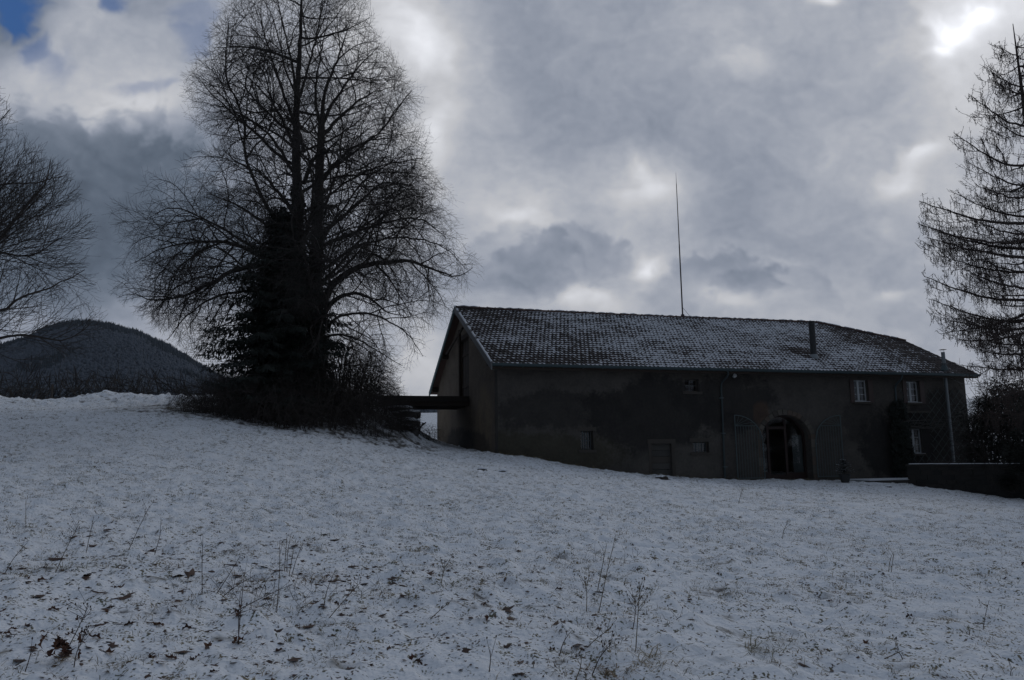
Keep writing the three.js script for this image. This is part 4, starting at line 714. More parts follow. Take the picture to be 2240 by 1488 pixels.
// bare tree reaching in from the left edge
{
  const D0 = 18.5, g = at(-190, 905, D0), foot = V(g.x, height(g.x, -g.z) - 0.1, g.z), t = thing('bare_tree', 'bare tree with upswept twigs reaching in at the left edge', 'tree', foot.toArray());
  const P = (px, py, dz = 0) => at(px, py, D0 - dz).sub(foot);
  const env = envelope([[120, -250, -80], [165, -300, -30], [215, -340, 0], [260, -380, 28], [310, -420, 72], [350, -450, 118], [385, -480, 158], [430, -510, 172], [480, -520, 172], [530, -530, 152], [560, -540, 158], [600, -545, 186], [650, -540, 188], [700, -520, 200], [740, -480, 206], [775, -420, 150], [800, -350, 40]], D0).map(([y, a, b]) => [y - foot.y, a - foot.x, b - foot.x]);
  const roots = [{ first: true, r0: 0.34, r1: 0.03, pts: [P(-190, 930), P(-185, 750), P(-180, 550), P(-170, 350), P(-165, 180)] }];
  const L = (r0, r1, ...p) => roots.push({ r0, r1: 0.008, pow: 0.9, pts: p.map((q) => P(...q)) });
  L(0.085, 0.02, [-185, 690], [-90, 600, 0.4], [0, 520, 0.7], [60, 445, 0.9], [100, 400, 1], [110, 350, 1]); L(0.07, 0.018, [-185, 760], [-90, 715, 0.8], [0, 680, 1.2], [60, 645, 1.4], [130, 620, 1.5], [185, 590, 1.5]);
  L(0.06, 0.015, [-185, 790], [-80, 752, -0.5], [0, 740, -0.6], [70, 735, -0.7], [150, 742, -0.8], [200, 705, -0.8]); L(0.06, 0.015, [-182, 640], [-80, 560, -0.8], [0, 555, -1], [70, 560, -1.1], [130, 520, -1.1]);
  L(0.06, 0.015, [-178, 520], [-80, 430, 0.8], [0, 405, 1.2], [70, 400, 1.3], [140, 385, 1.3]); L(0.06, 0.015, [-175, 450], [-90, 340, -0.6], [-20, 280, -0.8], [20, 240, -0.9]);
  L(0.06, 0.015, [-185, 640], [-300, 520, 0.5], [-400, 450, 0.9]); L(0.06, 0.015, [-180, 560], [-280, 420, -0.6], [-360, 330, -0.9]);
  for (const [py, s] of [[720, 1], [640, -1], [560, 1], [470, -1], [400, 1]]) L(0.06, 0.015, [-182, py], [-170, py - 70, 1.5 * s], [-150, py - 100, 3 * s]);
  const within = (p, slack) => { const e = inside(env, p.y - slack * 0.3); if (!e) return false; const hw = (e[1] - e[0]) / 2, mid = (e[0] + e[1]) / 2; return Math.hypot((p.x - mid) / hw, p.z / (hw * 0.9)) < 0.97 + 0.07 * n3(p.y, p.x, p.z) + slack / hw; };
  const orders = [
    { gap: 0.5, from: 0.25, angle: 0.8, step: 0.25, wander: 0.14, lift: () => 0.04, len: (l, t) => lerp(4, 1.8, t), rad: (L) => 0.01 * L, slack: -0.2 },
    { gap: 0.27, from: 0.2, angle: 0.6, step: 0.2, wander: 0.14, lift: (p, t) => 0.03, len: (l, t) => 0.6 + 0.42 * l * (1 - 0.5 * t), rad: (L) => 0.004 + 0.006 * L, slack: 0 },
    { gap: 0.15, from: 0.1, angle: 0.6, step: 0.16, wander: 0.16, lift: () => 0.045, len: (l, t) => 0.35 + 0.42 * l * (1 - 0.4 * t), rad: (L) => 0.0045 + 0.002 * L, slack: 0.1 },
    { gap: 0.11, from: 0.15, angle: 0.6, min: 1, step: 0.3, wander: 0.16, lift: () => 0.06, len: (l, t) => 0.12 + 0.26 * l * (1 - 0.5 * t), rad: () => 0.0042, slack: 0.2 }];
  for (const q of roots) q.level = q.first ? 0 : 1;
  crownTree(t, 61, roots, orders, within, [bark2, bark2], 0.045);
}

// larch at the right edge: long level boughs, hanging shoots and cones
{
  const D0 = 25, g = at(2345, 1060, D0), foot = V(g.x, height(g.x, -g.z) - 0.1, g.z), t = thing('larch_tree', 'tall bare larch with hanging shoots at the right edge', 'tree', foot.toArray()), r = rng(88);
  const P = (px, py, dz = 0) => at(px, py, D0 - dz).sub(foot), top = P(2216, 52), trunkAt = (y) => V(lerp(0, top.x, clamp(y / top.y) ** 2.2), y, 0);
  part('trunk', new MB().tube([...Array(12)].map((_, k) => trunkAt(top.y * k / 11)), [...Array(12)].map((_, k) => lerp(0.3, 0.012, k / 11)), 9).geo(), larchBark, t);
  const crown = new MB(), cones = new MB();
  const spread = (A, B, lift, dens = 1, r0 = 0) => {
    const d = B.clone().sub(A), len = d.length(), n = Math.max(6, Math.round(len / 0.22)), pts = [], rr = [], R = r0 || 0.014 + 0.012 * len;
    for (let i = 0; i <= n; i++) { const q = i / n; pts.push(A.clone().addScaledVector(d, q).add(V((r() - 0.5) * 0.05, -lift * Math.sin(Math.PI * Math.pow(q, 0.8)) + (r() - 0.5) * 0.05, (r() - 0.5) * 0.05))); rr.push(R * (1 - q * 0.85)); }
    crown.tube(pts, rr, R > 0.03 ? 6 : 4);
    const side = V(-d.z, 0, d.x).normalize(), m = Math.round(len * 20 * dens);
    for (let k = 0; k < m; k++) {
      const q = 0.12 + 0.88 * (k + r()) / m, f = Math.min(n - 0.001, q * n), j = Math.floor(f), c = pts[j].clone().lerp(pts[j + 1], f - j), hang = r() < 0.62, sg = r() < 0.5 ? -1 : 1, l = (0.22 + 0.5 * r()) * (1.15 - 0.55 * q);
      const dd = hang ? V((r() - 0.5) * 0.5, -1, (r() - 0.5) * 0.5) : d.clone().normalize().multiplyScalar(0.7).addScaledVector(side, sg * (0.4 + r())).add(V(0, 0.15 + 0.5 * r(), 0)); dd.normalize();
      const m1 = c.clone().addScaledVector(dd, l * 0.5).add(V((r() - 0.5) * 0.07, 0, (r() - 0.5) * 0.07)), e = c.clone().addScaledVector(dd, l).add(V((r() - 0.5) * 0.12, hang ? 0.06 * r() : 0.08, (r() - 0.5) * 0.12));
      crown.tube([c, m1, e], [0.0088, 0.007, 0.0045], 3);
      for (let s = 0; s < 3; s++) { const w = c.clone().lerp(e, 0.2 + 0.8 * r()), u = V(r() - 0.5, r() - 0.4, r() - 0.5).multiplyScalar(0.16 + 0.2 * r()); crown.tube([w, w.clone().add(u)], [0.0062, 0.0035], 3); }
      for (let s = 0; s < 1; s++) { const w = c.clone().lerp(e, 0.15 + 0.85 * r()), u = V(r() - 0.5, r() - 0.5, r() - 0.5).normalize().multiplyScalar(0.018); cones.tube([w.clone().sub(u), w, w.clone().add(u)], [0.004, r() < 0.3 ? 0.02 : 0.012, 0.004], 3); }
    }
    return pts;
  };
  // boughs on the side in view: tip in the frame, height where each leaves the trunk
  for (const [px, py, ty, lift, dz] of [[2178, 96, 120, 0.05, 0.3], [2150, 145, 190, 0.1, -0.3], [2172, 175, 205, 0.1, 0.6], [2118, 205, 275, 0.22, 0.2], [2160, 250, 300, 0.15, -0.8], [2090, 292, 360, 0.35, 0.4], [2112, 350, 400, 0.3, -0.4], [2150, 410, 420, 0.25, 1.1], [2085, 420, 470, 0.3, -0.9], [2012, 440, 480, 0.35, 0.3], [2010, 490, 540, 0.3, -0.2], [2050, 505, 510, 0.35, 1.2], [2028, 520, 560, 0.2, 0.7], [2120, 560, 590, 0.25, -1.2], [2110, 590, 620, 0.3, 1.3], [2020, 605, 640, 0.45, 0.2], [2034, 655, 690, 0.4, -0.3], [2070, 700, 700, 0.3, 1], [2060, 730, 660, 0.2, 0.5], [2130, 740, 730, 0.3, -0.8], [2095, 745, 690, 0.35, 1.6], [2150, 770, 740, 0.3, 2], [2110, 800, 780, 0.3, 0.4], [2160, 850, 830, 0.3, 1.2], [2140, 900, 880, 0.25, -0.4], [2120, 690, 670, 0.35, -1.5], [2060, 560, 585, 0.3, -0.8], [2130, 480, 500, 0.3, 0.9]]) {
    const y = P(2290, ty).y, pts = spread(trunkAt(y), P(px, py, dz), lift);
    for (const q of [0.35, 0.55, 0.75]) { const j = Math.floor(q * (pts.length - 1)), c = pts[j], dir = pts.at(-1).clone().sub(c), s = r() < 0.5 ? 1 : -1; spread(c, c.clone().add(V(dir.x * 0.7, dir.y * 0.6 + 0.1 - 0.35 * r(), dir.z + s * dir.length() * 0.5)), 0.1, 0.9, 0.012); }
  }
  for (let y = top.y * 0.24; y < top.y * 0.97; y += 0.36) for (let k = 0; k < 3; k++) { const a = y > top.y * 0.8 ? r() * 6.28 : -1.9 + r() * 3.8, R = 4.1 * Math.pow(1 - y / top.y, 0.75) + 0.25, A = trunkAt(y); if (Math.cos(a) < -0.2 && y < top.y * 0.8) continue; spread(A, A.clone().add(V(Math.cos(a) * R, 0.1 * R, Math.sin(a) * R)), 0.12 * R, 0.45); }
  part('crown', crown.geo(), larchBark, t); part('cones', cones.geo(), M(0.04, 0.026, 0.02), t);
}

// ------------------------------------------------------------------ thicket, shrubs and bushes
function shrubProto(seed, h, w, stems, N, D, o = {}) {
  const r = rng(seed), roots = [];
  for (let k = 0; k < stems; k++) { const a = r() * 6.28, q = w * (0.25 + 0.5 * r()); roots.push({ first: true, r0: (o.r ?? 0.016), r1: 0.006, pts: [V(Math.cos(a) * 0.12 * w, -0.15, Math.sin(a) * 0.12 * w), V(Math.cos(a) * q * 0.5, h * 0.4, Math.sin(a) * q * 0.5), V(Math.cos(a) * q, h * (0.62 + 0.2 * r()), Math.sin(a) * q)] }); }
  const pts = []; for (let t = 0; pts.length < N && t < N * 20; t++) { const a = V(r() * 2 - 1, r(), r() * 2 - 1), q = a.x * a.x + a.z * a.z; if (q + (a.y * 0.9) ** 2 > 1) continue; pts.push(V(a.x * w, a.y * h, a.z * w)); }
  const net = grow(seed + 1, roots, pts, { D, infl: D * 7, kill: D * 1.5, iter: 40, pull: () => [0, o.pull ?? 0.12, 0] }), { chains, rad } = limbs(net, { tip: o.tip ?? 0.004, e: 2.4, most: 0.05 }), b = new MB(), s = new MB();
  for (const c of chains) (c.root ? s : b).tube(c.pts, c.rr, c.root ? 5 : 3);
  twigs(b, net, rad, { seed: seed + 2, max: o.max ?? 0.008, per: o.per ?? 0.65, len: o.tl ?? [0.12, 0.4], spread: 0.8, lift: 0.1, r0: o.twig ?? 0.0036 });
  return [s.geo(), b.geo()];
}
const shrubMat = [M(0.04, 0.032, 0.027), M(0.032, 0.026, 0.022), M(0.05, 0.04, 0.033)];
const shrubs = [shrubProto(301, 2.0, 1.3, 9, 1100, 0.13), shrubProto(311, 1.5, 1.5, 11, 1100, 0.12, { pull: 0.02 }), shrubProto(321, 2.6, 1.1, 8, 1100, 0.14, { pull: 0.2 })];
function shrub(kind, x, z, s, turn, label, group, name = 'thicket_shrub', mat = 0, cat = 'shrub') {
  const t = thing(name, label, cat, [x, height(x, -z) - 0.03, z], turn, group); t.scale.setScalar(s);
  part('stems', shrubs[kind][0], shrubMat[mat], t); part('twigs', shrubs[kind][1], shrubMat[mat], t); return t;
}
{
  const r = rng(404);
  for (const [px, py, d, kind, s] of [[455, 905, 29, 1, 1], [475, 915, 28.2, 1, 0.9], [500, 905, 29.5, 0, 0.9], [520, 922, 27.8, 1, 1.05], [545, 905, 30, 0, 1.1], [570, 930, 27.6, 1, 1.1], [590, 912, 29.4, 0, 1.1], [615, 935, 27.6, 1, 1], [640, 925, 28.6, 0, 1.05], [665, 940, 27.8, 1, 0.9], [690, 925, 29, 0, 1.15], [720, 930, 28.8, 1, 1.1], [735, 905, 31, 0, 1.3], [760, 915, 30.5, 1, 1.2], [775, 890, 32.5, 2, 1.2], [790, 920, 30.3, 1, 1], [805, 890, 33, 0, 1.1], [820, 900, 32.5, 1, 1.05], [560, 880, 32.5, 2, 1], [500, 880, 33, 0, 0.9], [700, 890, 33, 2, 1.25], [745, 875, 34.5, 0, 1.6], [775, 878, 33.8, 0, 1.5], [725, 880, 33.2, 0, 1.7], [810, 872, 35, 0, 1.15], [735, 900, 31.6, 0, 1.75], [765, 895, 32.2, 1, 1.6], [795, 890, 32.8, 0, 1.35], [750, 915, 30.2, 1, 1.4], [882, 882, 35.4, 1, 0.55], [862, 905, 33.8, 1, 0.65], [845, 885, 34.8, 0, 0.8], [530, 893, 31, 1, 1.2], [620, 905, 30.6, 0, 1.2], [670, 905, 30.6, 1, 1.3], [850, 890, 34, 1, 0.9], [835, 872, 35.4, 2, 0.62], [868, 878, 35.2, 1, 0.62], [800, 868, 35.8, 2, 0.8], [405, 895, 29, 1, 0.5], [428, 905, 28, 1, 0.55], [440, 888, 31, 1, 0.7], [395, 880, 33, 1, 0.45], [820, 935, 29.9, 1, 0.6], [845, 948, 30.6, 1, 0.55], [795, 940, 29.3, 1, 0.5], [860, 925, 32.5, 1, 0.6], [470, 878, 34, 0, 0.7]]) {
    const q = at(px, py, d); shrub(kind, q.x, q.z, s, r() * 6.28, px < 480 ? 'low leafless shrub at the left end of the thicket' : px > 785 ? 'leafless shrub at the right end of the thicket beside the bridge' : s < 0.7 ? 'small leafless shrub at the thicket edge' : d > 32 ? 'tall leafless shrub at the back of the thicket behind the lime tree' : 'leafless tangled shrub in front of the lime and spruce trunks', 'shrubs in the thicket under the lime tree');
  }
  // by the gable
  let q = at(930, 962, 37); shrub(1, q.x, q.z, 0.55, 1.2, 'low bare bush at the foot of the gable wall, below the bridge', undefined, 'bare_bush', 2, 'bush');
  q = at(945, 966, 38.5); shrub(1, q.x, q.z, 0.5, 2.9, 'small bare bush touching the far corner of the gable wall', undefined, 'bare_bush', 2, 'bush');
  // dark brush pile under the bridge end
  q = at(872, 955, 33.2); const bp = shrub(1, q.x, q.z, 0.72, 0.4, 'dense dark brush heap below the bridge end', undefined, 'brush_heap', 1, 'brush');
  const bb = new MB(); for (let k = 0; k < 420; k++) { const a = r() * 6.28, R = Math.sqrt(r()) * 1.25, y = r() * 0.95 * (1.15 - R / 1.5), c = V(Math.cos(a) * R, y, Math.sin(a) * R), u = V(r() - 0.5, (r() - 0.5) * 0.4, r() - 0.5).multiplyScalar(0.9); bb.tube([c.clone().sub(u), c.clone().add(u)], [0.012, 0.006], 3); }
  part('brushwood', bb.geo(), shrubMat[1], bp);
}
// pollarded sapling by the gap
{
  const q = at(914, 960, 35), t = thing('pollarded_sapling', 'small pollarded sapling with knuckled forks in front of the gap', 'sapling', [q.x, height(q.x, -q.z) - 0.05, q.z]), f = V(q.x, height(q.x, -q.z) - 0.05, q.z), P = (px, py) => at(px, py, 35).sub(f);
  part('trunk', new MB().tube(curve([P(911, 962), P(908, 940), P(909, 928), P(913, 916)], 10), [...Array(11)].map((_, i) => 0.07 - i * 0.003), 7).geo(), bark, t);
  for (const p of [[[911, 920], [914, 912], [912, 905]], [[913, 916], [917, 911], [919, 907]], [[915, 913], [920, 912]], [[912, 958], [917, 943], [922, 932], [930, 927]], [[922, 932], [926, 925]], [[926, 929], [932, 924]], [[908, 944], [903, 934], [905, 926]]]) part('branch', new MB().tube(p.length > 2 ? curve(p.map((k) => P(...k)), 6) : p.map((k) => P(...k)), p.length > 2 ? [...Array(7)].map((_, i) => 0.042 - i * 0.002) : [0.036, 0.03], 6).geo(), bark, t);
}
// field stones of the bridge abutment, capped with snow
{
  const r = rng(52), q0 = at(880, 905, 35.6), ab = thing('stone_abutment', 'rough stacked stones with snow on them under the bridge end', 'abutment', [q0.x, height(q0.x, -q0.z), q0.z]), base = ab.position, sm = [M(0.1, 0.095, 0.085), M(0.08, 0.075, 0.07), M(0.12, 0.11, 0.1)], sn = M(0.76, 0.78, 0.81);
  const rock = (seed, sx, sy, sz) => { const g = new THREE.IcosahedronGeometry(1, 2), p = g.attributes.position; for (let i = 0; i < p.count; i++) { const v = V(p.getX(i), p.getY(i), p.getZ(i)), k = 1 + 0.28 * n3(v.x * 1.6 + seed, v.y * 1.6, v.z * 1.6); p.setXYZ(i, clamp(v.x * k, -0.85, 0.85) * sx, clamp(v.y * k, -0.7, 0.7) * sy, clamp(v.z * k, -0.85, 0.85) * sz); } g.computeVertexNormals(); return g; };
  for (const [px, py, d, sx, sy, sz] of [[872, 898, 35.8, 0.75, 0.22, 0.5], [895, 908, 35.6, 0.6, 0.24, 0.5], [876, 925, 35.2, 0.8, 0.26, 0.5], [900, 930, 35, 0.45, 0.3, 0.45], [862, 912, 35.6, 0.5, 0.25, 0.5], [885, 942, 34.8, 0.6, 0.3, 0.5], [903, 948, 34.6, 0.28, 0.34, 0.3], [866, 938, 35, 0.5, 0.3, 0.5], [888, 958, 34.6, 0.5, 0.25, 0.4]]) {
    const c = at(px, py, d).sub(base), st = part('stone', rock(r() * 50, sx, sy, sz).translate(c.x, c.y, c.z), sm[r() * 3 | 0], ab);
    part('snow_cap', rock(r() * 50, sx * 0.95, 0.09, sz * 0.95).translate(c.x, c.y + sy * 0.66, c.z), sn, st);
  }
}
// dark evergreen bush and hedge shoots at the right end
{
  const r = rng(71), leaf = M(0.014, 0.018, 0.013, 0.85);
  const bush = (px, py, d, w, h, N, label, name = 'evergreen_bush') => {
    const q = at(px, py, d), t = thing(name, label, 'bush', [q.x, height(q.x, -q.z) - 0.05, q.z]), b = new MB(), s = new MB();
    for (let k = 0; k < 26; k++) { const a = r() * 6.28, R = w * (0.3 + 0.65 * r()), y = h * (0.35 + 0.66 * r()); s.tube(curve([V(0, 0, 0), V(Math.cos(a) * R * 0.4, y * 0.6, Math.sin(a) * R * 0.4), V(Math.cos(a) * R, y, Math.sin(a) * R)], 6), [0.05, 0.04, 0.03, 0.025, 0.02, 0.012, 0.006], 4); }
    const lobes = [...Array(30)].map(() => { const a = r() * 6.28, y = h * (0.03 + 0.85 * r()), R = w * (1 - 0.6 * (y / h) ** 2) * (0.15 + 0.65 * r()); return [Math.cos(a) * R, y, Math.sin(a) * R, w * (0.22 + 0.24 * r()), h * (0.07 + 0.1 * r())]; });
    for (let k = 0; k < N; k++) {
      const [lx, ly, lz, lw, lh] = lobes[r() * 30 | 0], a = r() * 6.28, u0 = r() * 2 - 1, q = Math.pow(r(), 0.45) * (1 + 0.35 * (r() < 0.12)), c = V(lx + Math.cos(a) * Math.sqrt(1 - u0 * u0) * lw * q, Math.max(0.02, ly + u0 * lh * q), lz + Math.sin(a) * Math.sqrt(1 - u0 * u0) * lw * q);
      const dd = V(c.x - lx * 0.5 + r() - 0.5, r() - 0.6, c.z - lz * 0.5 + r() - 0.5).normalize(), l = 0.07 + 0.12 * r(), wv = V(-dd.z, (r() - 0.5) * 0.8, dd.x).normalize().multiplyScalar(l * 0.18), m = c.clone().addScaledVector(dd, l * 0.5);
      b.face([c, m.clone().add(wv), c.clone().addScaledVector(dd, l), m.clone().sub(wv)]);
    }
    for (let k = 0; k < 90; k++) { const [lx, ly, lz, lw, lh] = lobes[r() * 30 | 0], e = V(lx + (r() - 0.5) * 3 * lw, ly + lh * (0.6 + 1.8 * r()), lz + (r() - 0.5) * 3 * lw); s.tube([V(lx, ly, lz), V(lx, ly, lz).lerp(e, 0.5).add(V(0, 0.08, 0)), e], [0.012, 0.008, 0.004], 3); }
    part('stems', s.geo(), bark, t); part('foliage', b.geo(), leaf, t); return t;
  };
  bush(2225, 1020, 33.5, 2.3, 5.2, 38000, 'large dark evergreen bush by the right end of the farmhouse');
  bush(2165, 1015, 36.5, 1.4, 3.6, 16000, 'smaller evergreen bush between the house corner and the large bush');
  bush(2290, 1040, 30.5, 1.9, 4.2, 22000, 'dark evergreen bush cut by the right edge of the picture');
  for (const [px, d, k, s, l] of [[2150, 34.6, 2, 1.55, 'tall bare shrub between the house corner and the evergreen bush'], [2190, 32.6, 0, 1.7, 'bare shrub in front of the large evergreen bush']]) { const q = at(px, 1030, d); shrub(k, q.x, q.z, s, px, l, undefined, 'bare_bush', 1, 'bush'); }
  // climber on the front wall left of the right-hand windows
  const q = toWorld(20.55, 0.5, 0.15), cl = thing('wall_climber', 'dark leafy climber growing up the front wall beside the downpipe', 'climber', q.toArray(), HA), b = new MB(), s = new MB();
  for (let k = 0; k < 16; k++) { const x = (r() - 0.5) * 1.1, h = 1.4 + 2.3 * r(); s.tube(curve([V(x * 0.3, 0, 0), V(x, h * 0.5, -0.06 + 0.1 * r()), V(x * 1.5 + (r() - 0.5) * 0.4, h, -0.1 + 0.16 * r())], 8), [...Array(9)].map((_, i) => 0.02 - i * 0.0016), 4); }
  for (let k = 0; k < 7000; k++) { const y = r() * 3.9, wd = (y < 2.3 ? 0.85 : 0.85 * (3.95 - y) / 1.65) * (0.7 + 0.5 * n2(y * 1.4, 3)), x = (r() * 2 - 1) * wd - 0.05 * y, c = V(x, y, -0.18 + 0.5 * r() * (1 - Math.abs(x) / 1.1)); if (n2(x * 3 + 5, y * 2.4) < -0.3) continue; const u = V(r() - 0.5, r() - 0.8, r() - 0.3).normalize().multiplyScalar(0.05 + 0.04 * r()), w = V(u.y, -u.x, (r() - 0.5) * 0.06).multiplyScalar(0.6); b.face([c.clone().sub(u), c.clone().add(w), c.clone().add(u), c.clone().sub(w)]); }
  part('stems', s.geo(), bark, cl); part('foliage', b.geo(), leaf, cl);
  // bare wisteria-like runners across the wall
  const q2 = toWorld(20.4, 3.0, 0.36), rn = thing('creeper', 'thin bare creeper runners trained across the wall above the lower window', 'creeper', q2.toArray(), HA), rb = new MB();
  for (let k = 0; k < 9; k++) { const p = []; let x = 0.2 + r() * 0.5, y = (r() - 0.5) * 0.5; for (let i = 0; i < 9; i++) { p.push(V(x, y, (r() - 0.5) * 0.06)); x += 0.3 + 0.2 * r(); y += (r() - 0.42) * 0.14; } rb.tube(p, p.map((_, i) => 0.016 - i * 0.0012), 4); for (let i = 2; i < 9; i++) for (let m = 0; m < 2; m++) rb.tube([p[i], p[i].clone().add(V(0.25 * r(), (r() - 0.35) * 0.5, 0.1 * r()))], [0.007, 0.003], 3); }
  part('runners', rb.geo(), M(0.09, 0.085, 0.075), rn);
}
// diamond trellis on the right part of the front wall
{
  const o = toWorld(20.7, 0, 0.36), t = thing('diamond_trellis', 'diamond lattice trellis fixed to the front wall round the right-hand windows', 'trellis', o.toArray(), HA), m = M(0.075, 0.085, 0.08), x1 = 4.1, y0 = 1.2, y1 = 4.75, inWin = (x, y) => x > 0.35 && x < 1.75 && ((y > 1.45 && y < 2.95) || y > 3.6);
  for (const s of [-1, 1]) for (let k = -9; k < 14; k++) {
    let run = null; const b = new MB(); let any = false;
    for (let i = 0; i <= 60; i++) { const y = lerp(y0, y1, i / 60), x = k * 0.45 + s * (y - y0) * 0.95 + (s < 0 ? 1.2 : 0), ok = x > 0 && x < x1 && !inWin(x, y); if (ok && !run) run = V(x, y, 0.012 * s); if (run && (!ok || i === 60)) { const e = V(x, y, 0.012 * s); if (e.distanceTo(run) > 0.15) { b.tube([run, e], [0.017, 0.017], 4); any = true; } run = null; } }
    if (any) part('slat', b.geo(), m, t);
  }
}
// garden wall, terrace step, potted conifer, cable
{
  const A = at(1988, 1066, 35.2), B = at(2330, 1100, 30.4), d = B.clone().sub(A).setY(0), len = d.length(), turn = Math.atan2(-d.z, d.x), w = thing('garden_wall', 'low dark stone garden wall below the right-hand windows', 'wall', [A.x, -0.9, A.z], turn), top = at(2000, 1015, 35.2).y + 0.9, r = rng(33), sm = [M(0.026, 0.024, 0.021), M(0.032, 0.028, 0.024), M(0.02, 0.019, 0.017)];
  part('core', boxAt(0.03, len, 0, top - 0.1, -0.42, -0.05), sm[2], w);
  let y = 0.5; while (y < top - 0.12) { const h = Math.min(0.16 + r() * 0.1, top - 0.1 - y); let x = 0; while (x < len) { const l = 0.25 + r() * 0.4; part('wall_stone', boxAt(x + 0.008, Math.min(len, x + l) - 0.006, y + 0.007, y + h - 0.006, -0.06, 0.0 + r() * 0.03), sm[r() * 3 | 0], w); x += l; } y += h; }
  for (let x = -0.03; x < len; x += 0.62) { part('coping_stone', boxAt(x, x + 0.61, top - 0.1, top - 0.015 + r() * 0.01, -0.47, 0.06), sm[1], w); }
  const b = new MB(); { const pts = [], rr = []; for (let x = 0; x < len; x += 0.12) { pts.push(V(x, top - 0.012, -0.2 + 0.05 * fbm(x, 2, 2))); rr.push(0.03 + 0.012 * fbm(x * 2.2, 4, 3) - 0.02 * smooth(4, 6, x)); } b.tube(pts, rr, 8); } part('snow', b.geo(), M(0.76, 0.78, 0.81), w);
  // terrace
  const T = toWorld(17.4, 0, -0.2), tr = thing('terrace_step', 'low stone terrace step covered with smooth snow by the front wall', 'terrace', [T.x, 0, T.z], HA);
  part('slab', boxAt(0, 3.4, -0.2, 0.4, -0.6, 0.85), M(0.06, 0.055, 0.05), tr); part('snow', boxAt(0.02, 3.4, 0.403, 0.46, -0.6, 0.82), M(0.76, 0.78, 0.81), tr);
  // pot
  const q = at(1849, 1051, 35.4), p = thing('potted_conifer', 'snow-dusted dwarf conifer in a dark pot by the terrace step', 'potted plant', [q.x, height(q.x, -q.z) - 0.02, q.z]);
  part('pot', new THREE.LatheGeometry([[0, 0], [0.15, 0], [0.17, 0.02], [0.25, 0.34], [0.27, 0.34], [0.27, 0.38], [0.235, 0.38], [0.22, 0.3], [0, 0.3]].map((k) => new THREE.Vector2(...k)), 20), M(0.03, 0.03, 0.03, 0.7), p); part('soil', new THREE.CylinderGeometry(0.225, 0.225, 0.02, 16).translate(0, 0.32, 0), M(0.03, 0.022, 0.017), p);
  const f = new MB(), s = new MB(), st = new MB(); st.tube([V(0, 0.3, 0), V(0, 0.98, 0)], [0.02, 0.006], 5);
  for (let k = 0; k < 60; k++) { const y = 0.4 + 0.58 * (k / 60), a = k * 2.4, R = 0.46 * Math.pow(1 - (y - 0.4) / 0.64, 0.8) * (0.75 + 0.4 * r()), e = V(Math.cos(a) * R, y + 0.04 + 0.05 * r(), Math.sin(a) * R), m = V(0, y, 0); st.tube([m, e], [0.008, 0.003], 3);
    for (let i = 0; i < 14; i++) { const c = m.clone().lerp(e, 0.3 + 0.7 * r()), dd = V(Math.cos(a + (r() - 0.5) * 2), 0.5 * r() - 0.1, Math.sin(a + (r() - 0.5) * 2)).multiplyScalar(0.07 + 0.04 * r()), wv = V(-dd.z, 0, dd.x).multiplyScalar(0.3); const g2 = c.clone().addScaledVector(dd, 0.5); f.face([c, g2.clone().add(wv), c.clone().add(dd), g2.clone().sub(wv)]); if (r() < 0.5) { const up = V(0, 0.012, 0); s.face([c.clone().add(up), g2.clone().addScaledVector(wv, 0.8).add(up), c.clone().addScaledVector(dd, 0.9).add(up), g2.clone().addScaledVector(wv, -0.8).add(up)]); } } }
  part('stem', st.geo(), bark, p); part('foliage', f.geo(), M(0.028, 0.034, 0.024), p); part('snow', s.geo(), M(0.76, 0.78, 0.81), p);
  // cable from the house corner to the right
  const c0 = toWorld(23.4, 5.6, 0.1), c1 = at(2260, 735, 33), mid = c0.clone().lerp(c1, 0.5).add(V(0, -0.25, 0)), cb = part('overhead_cable', new MB().tube(curve([c0, mid, c1], 24), Array(25).fill(0.008), 4).geo(), M(0.12, 0.12, 0.12)); tag(cb, 'thin overhead cable running from the eave past the steel flue', 'cable');
  const k0 = toWorld(23.6, 5.35, 0.05), k1 = toWorld(25.3, 5.05, 0.2), k2 = at(2240, 832, 33), cb2 = part('service_cable', new MB().tube(curve([k0, k0.clone().lerp(k1, 0.5).add(V(0, -0.16, 0)), k1, k2], 30), Array(31).fill(0.009), 4).geo(), M(0.14, 0.14, 0.14)); tag(cb2, 'slack cable sagging below the eave at the right house corner', 'cable');
}
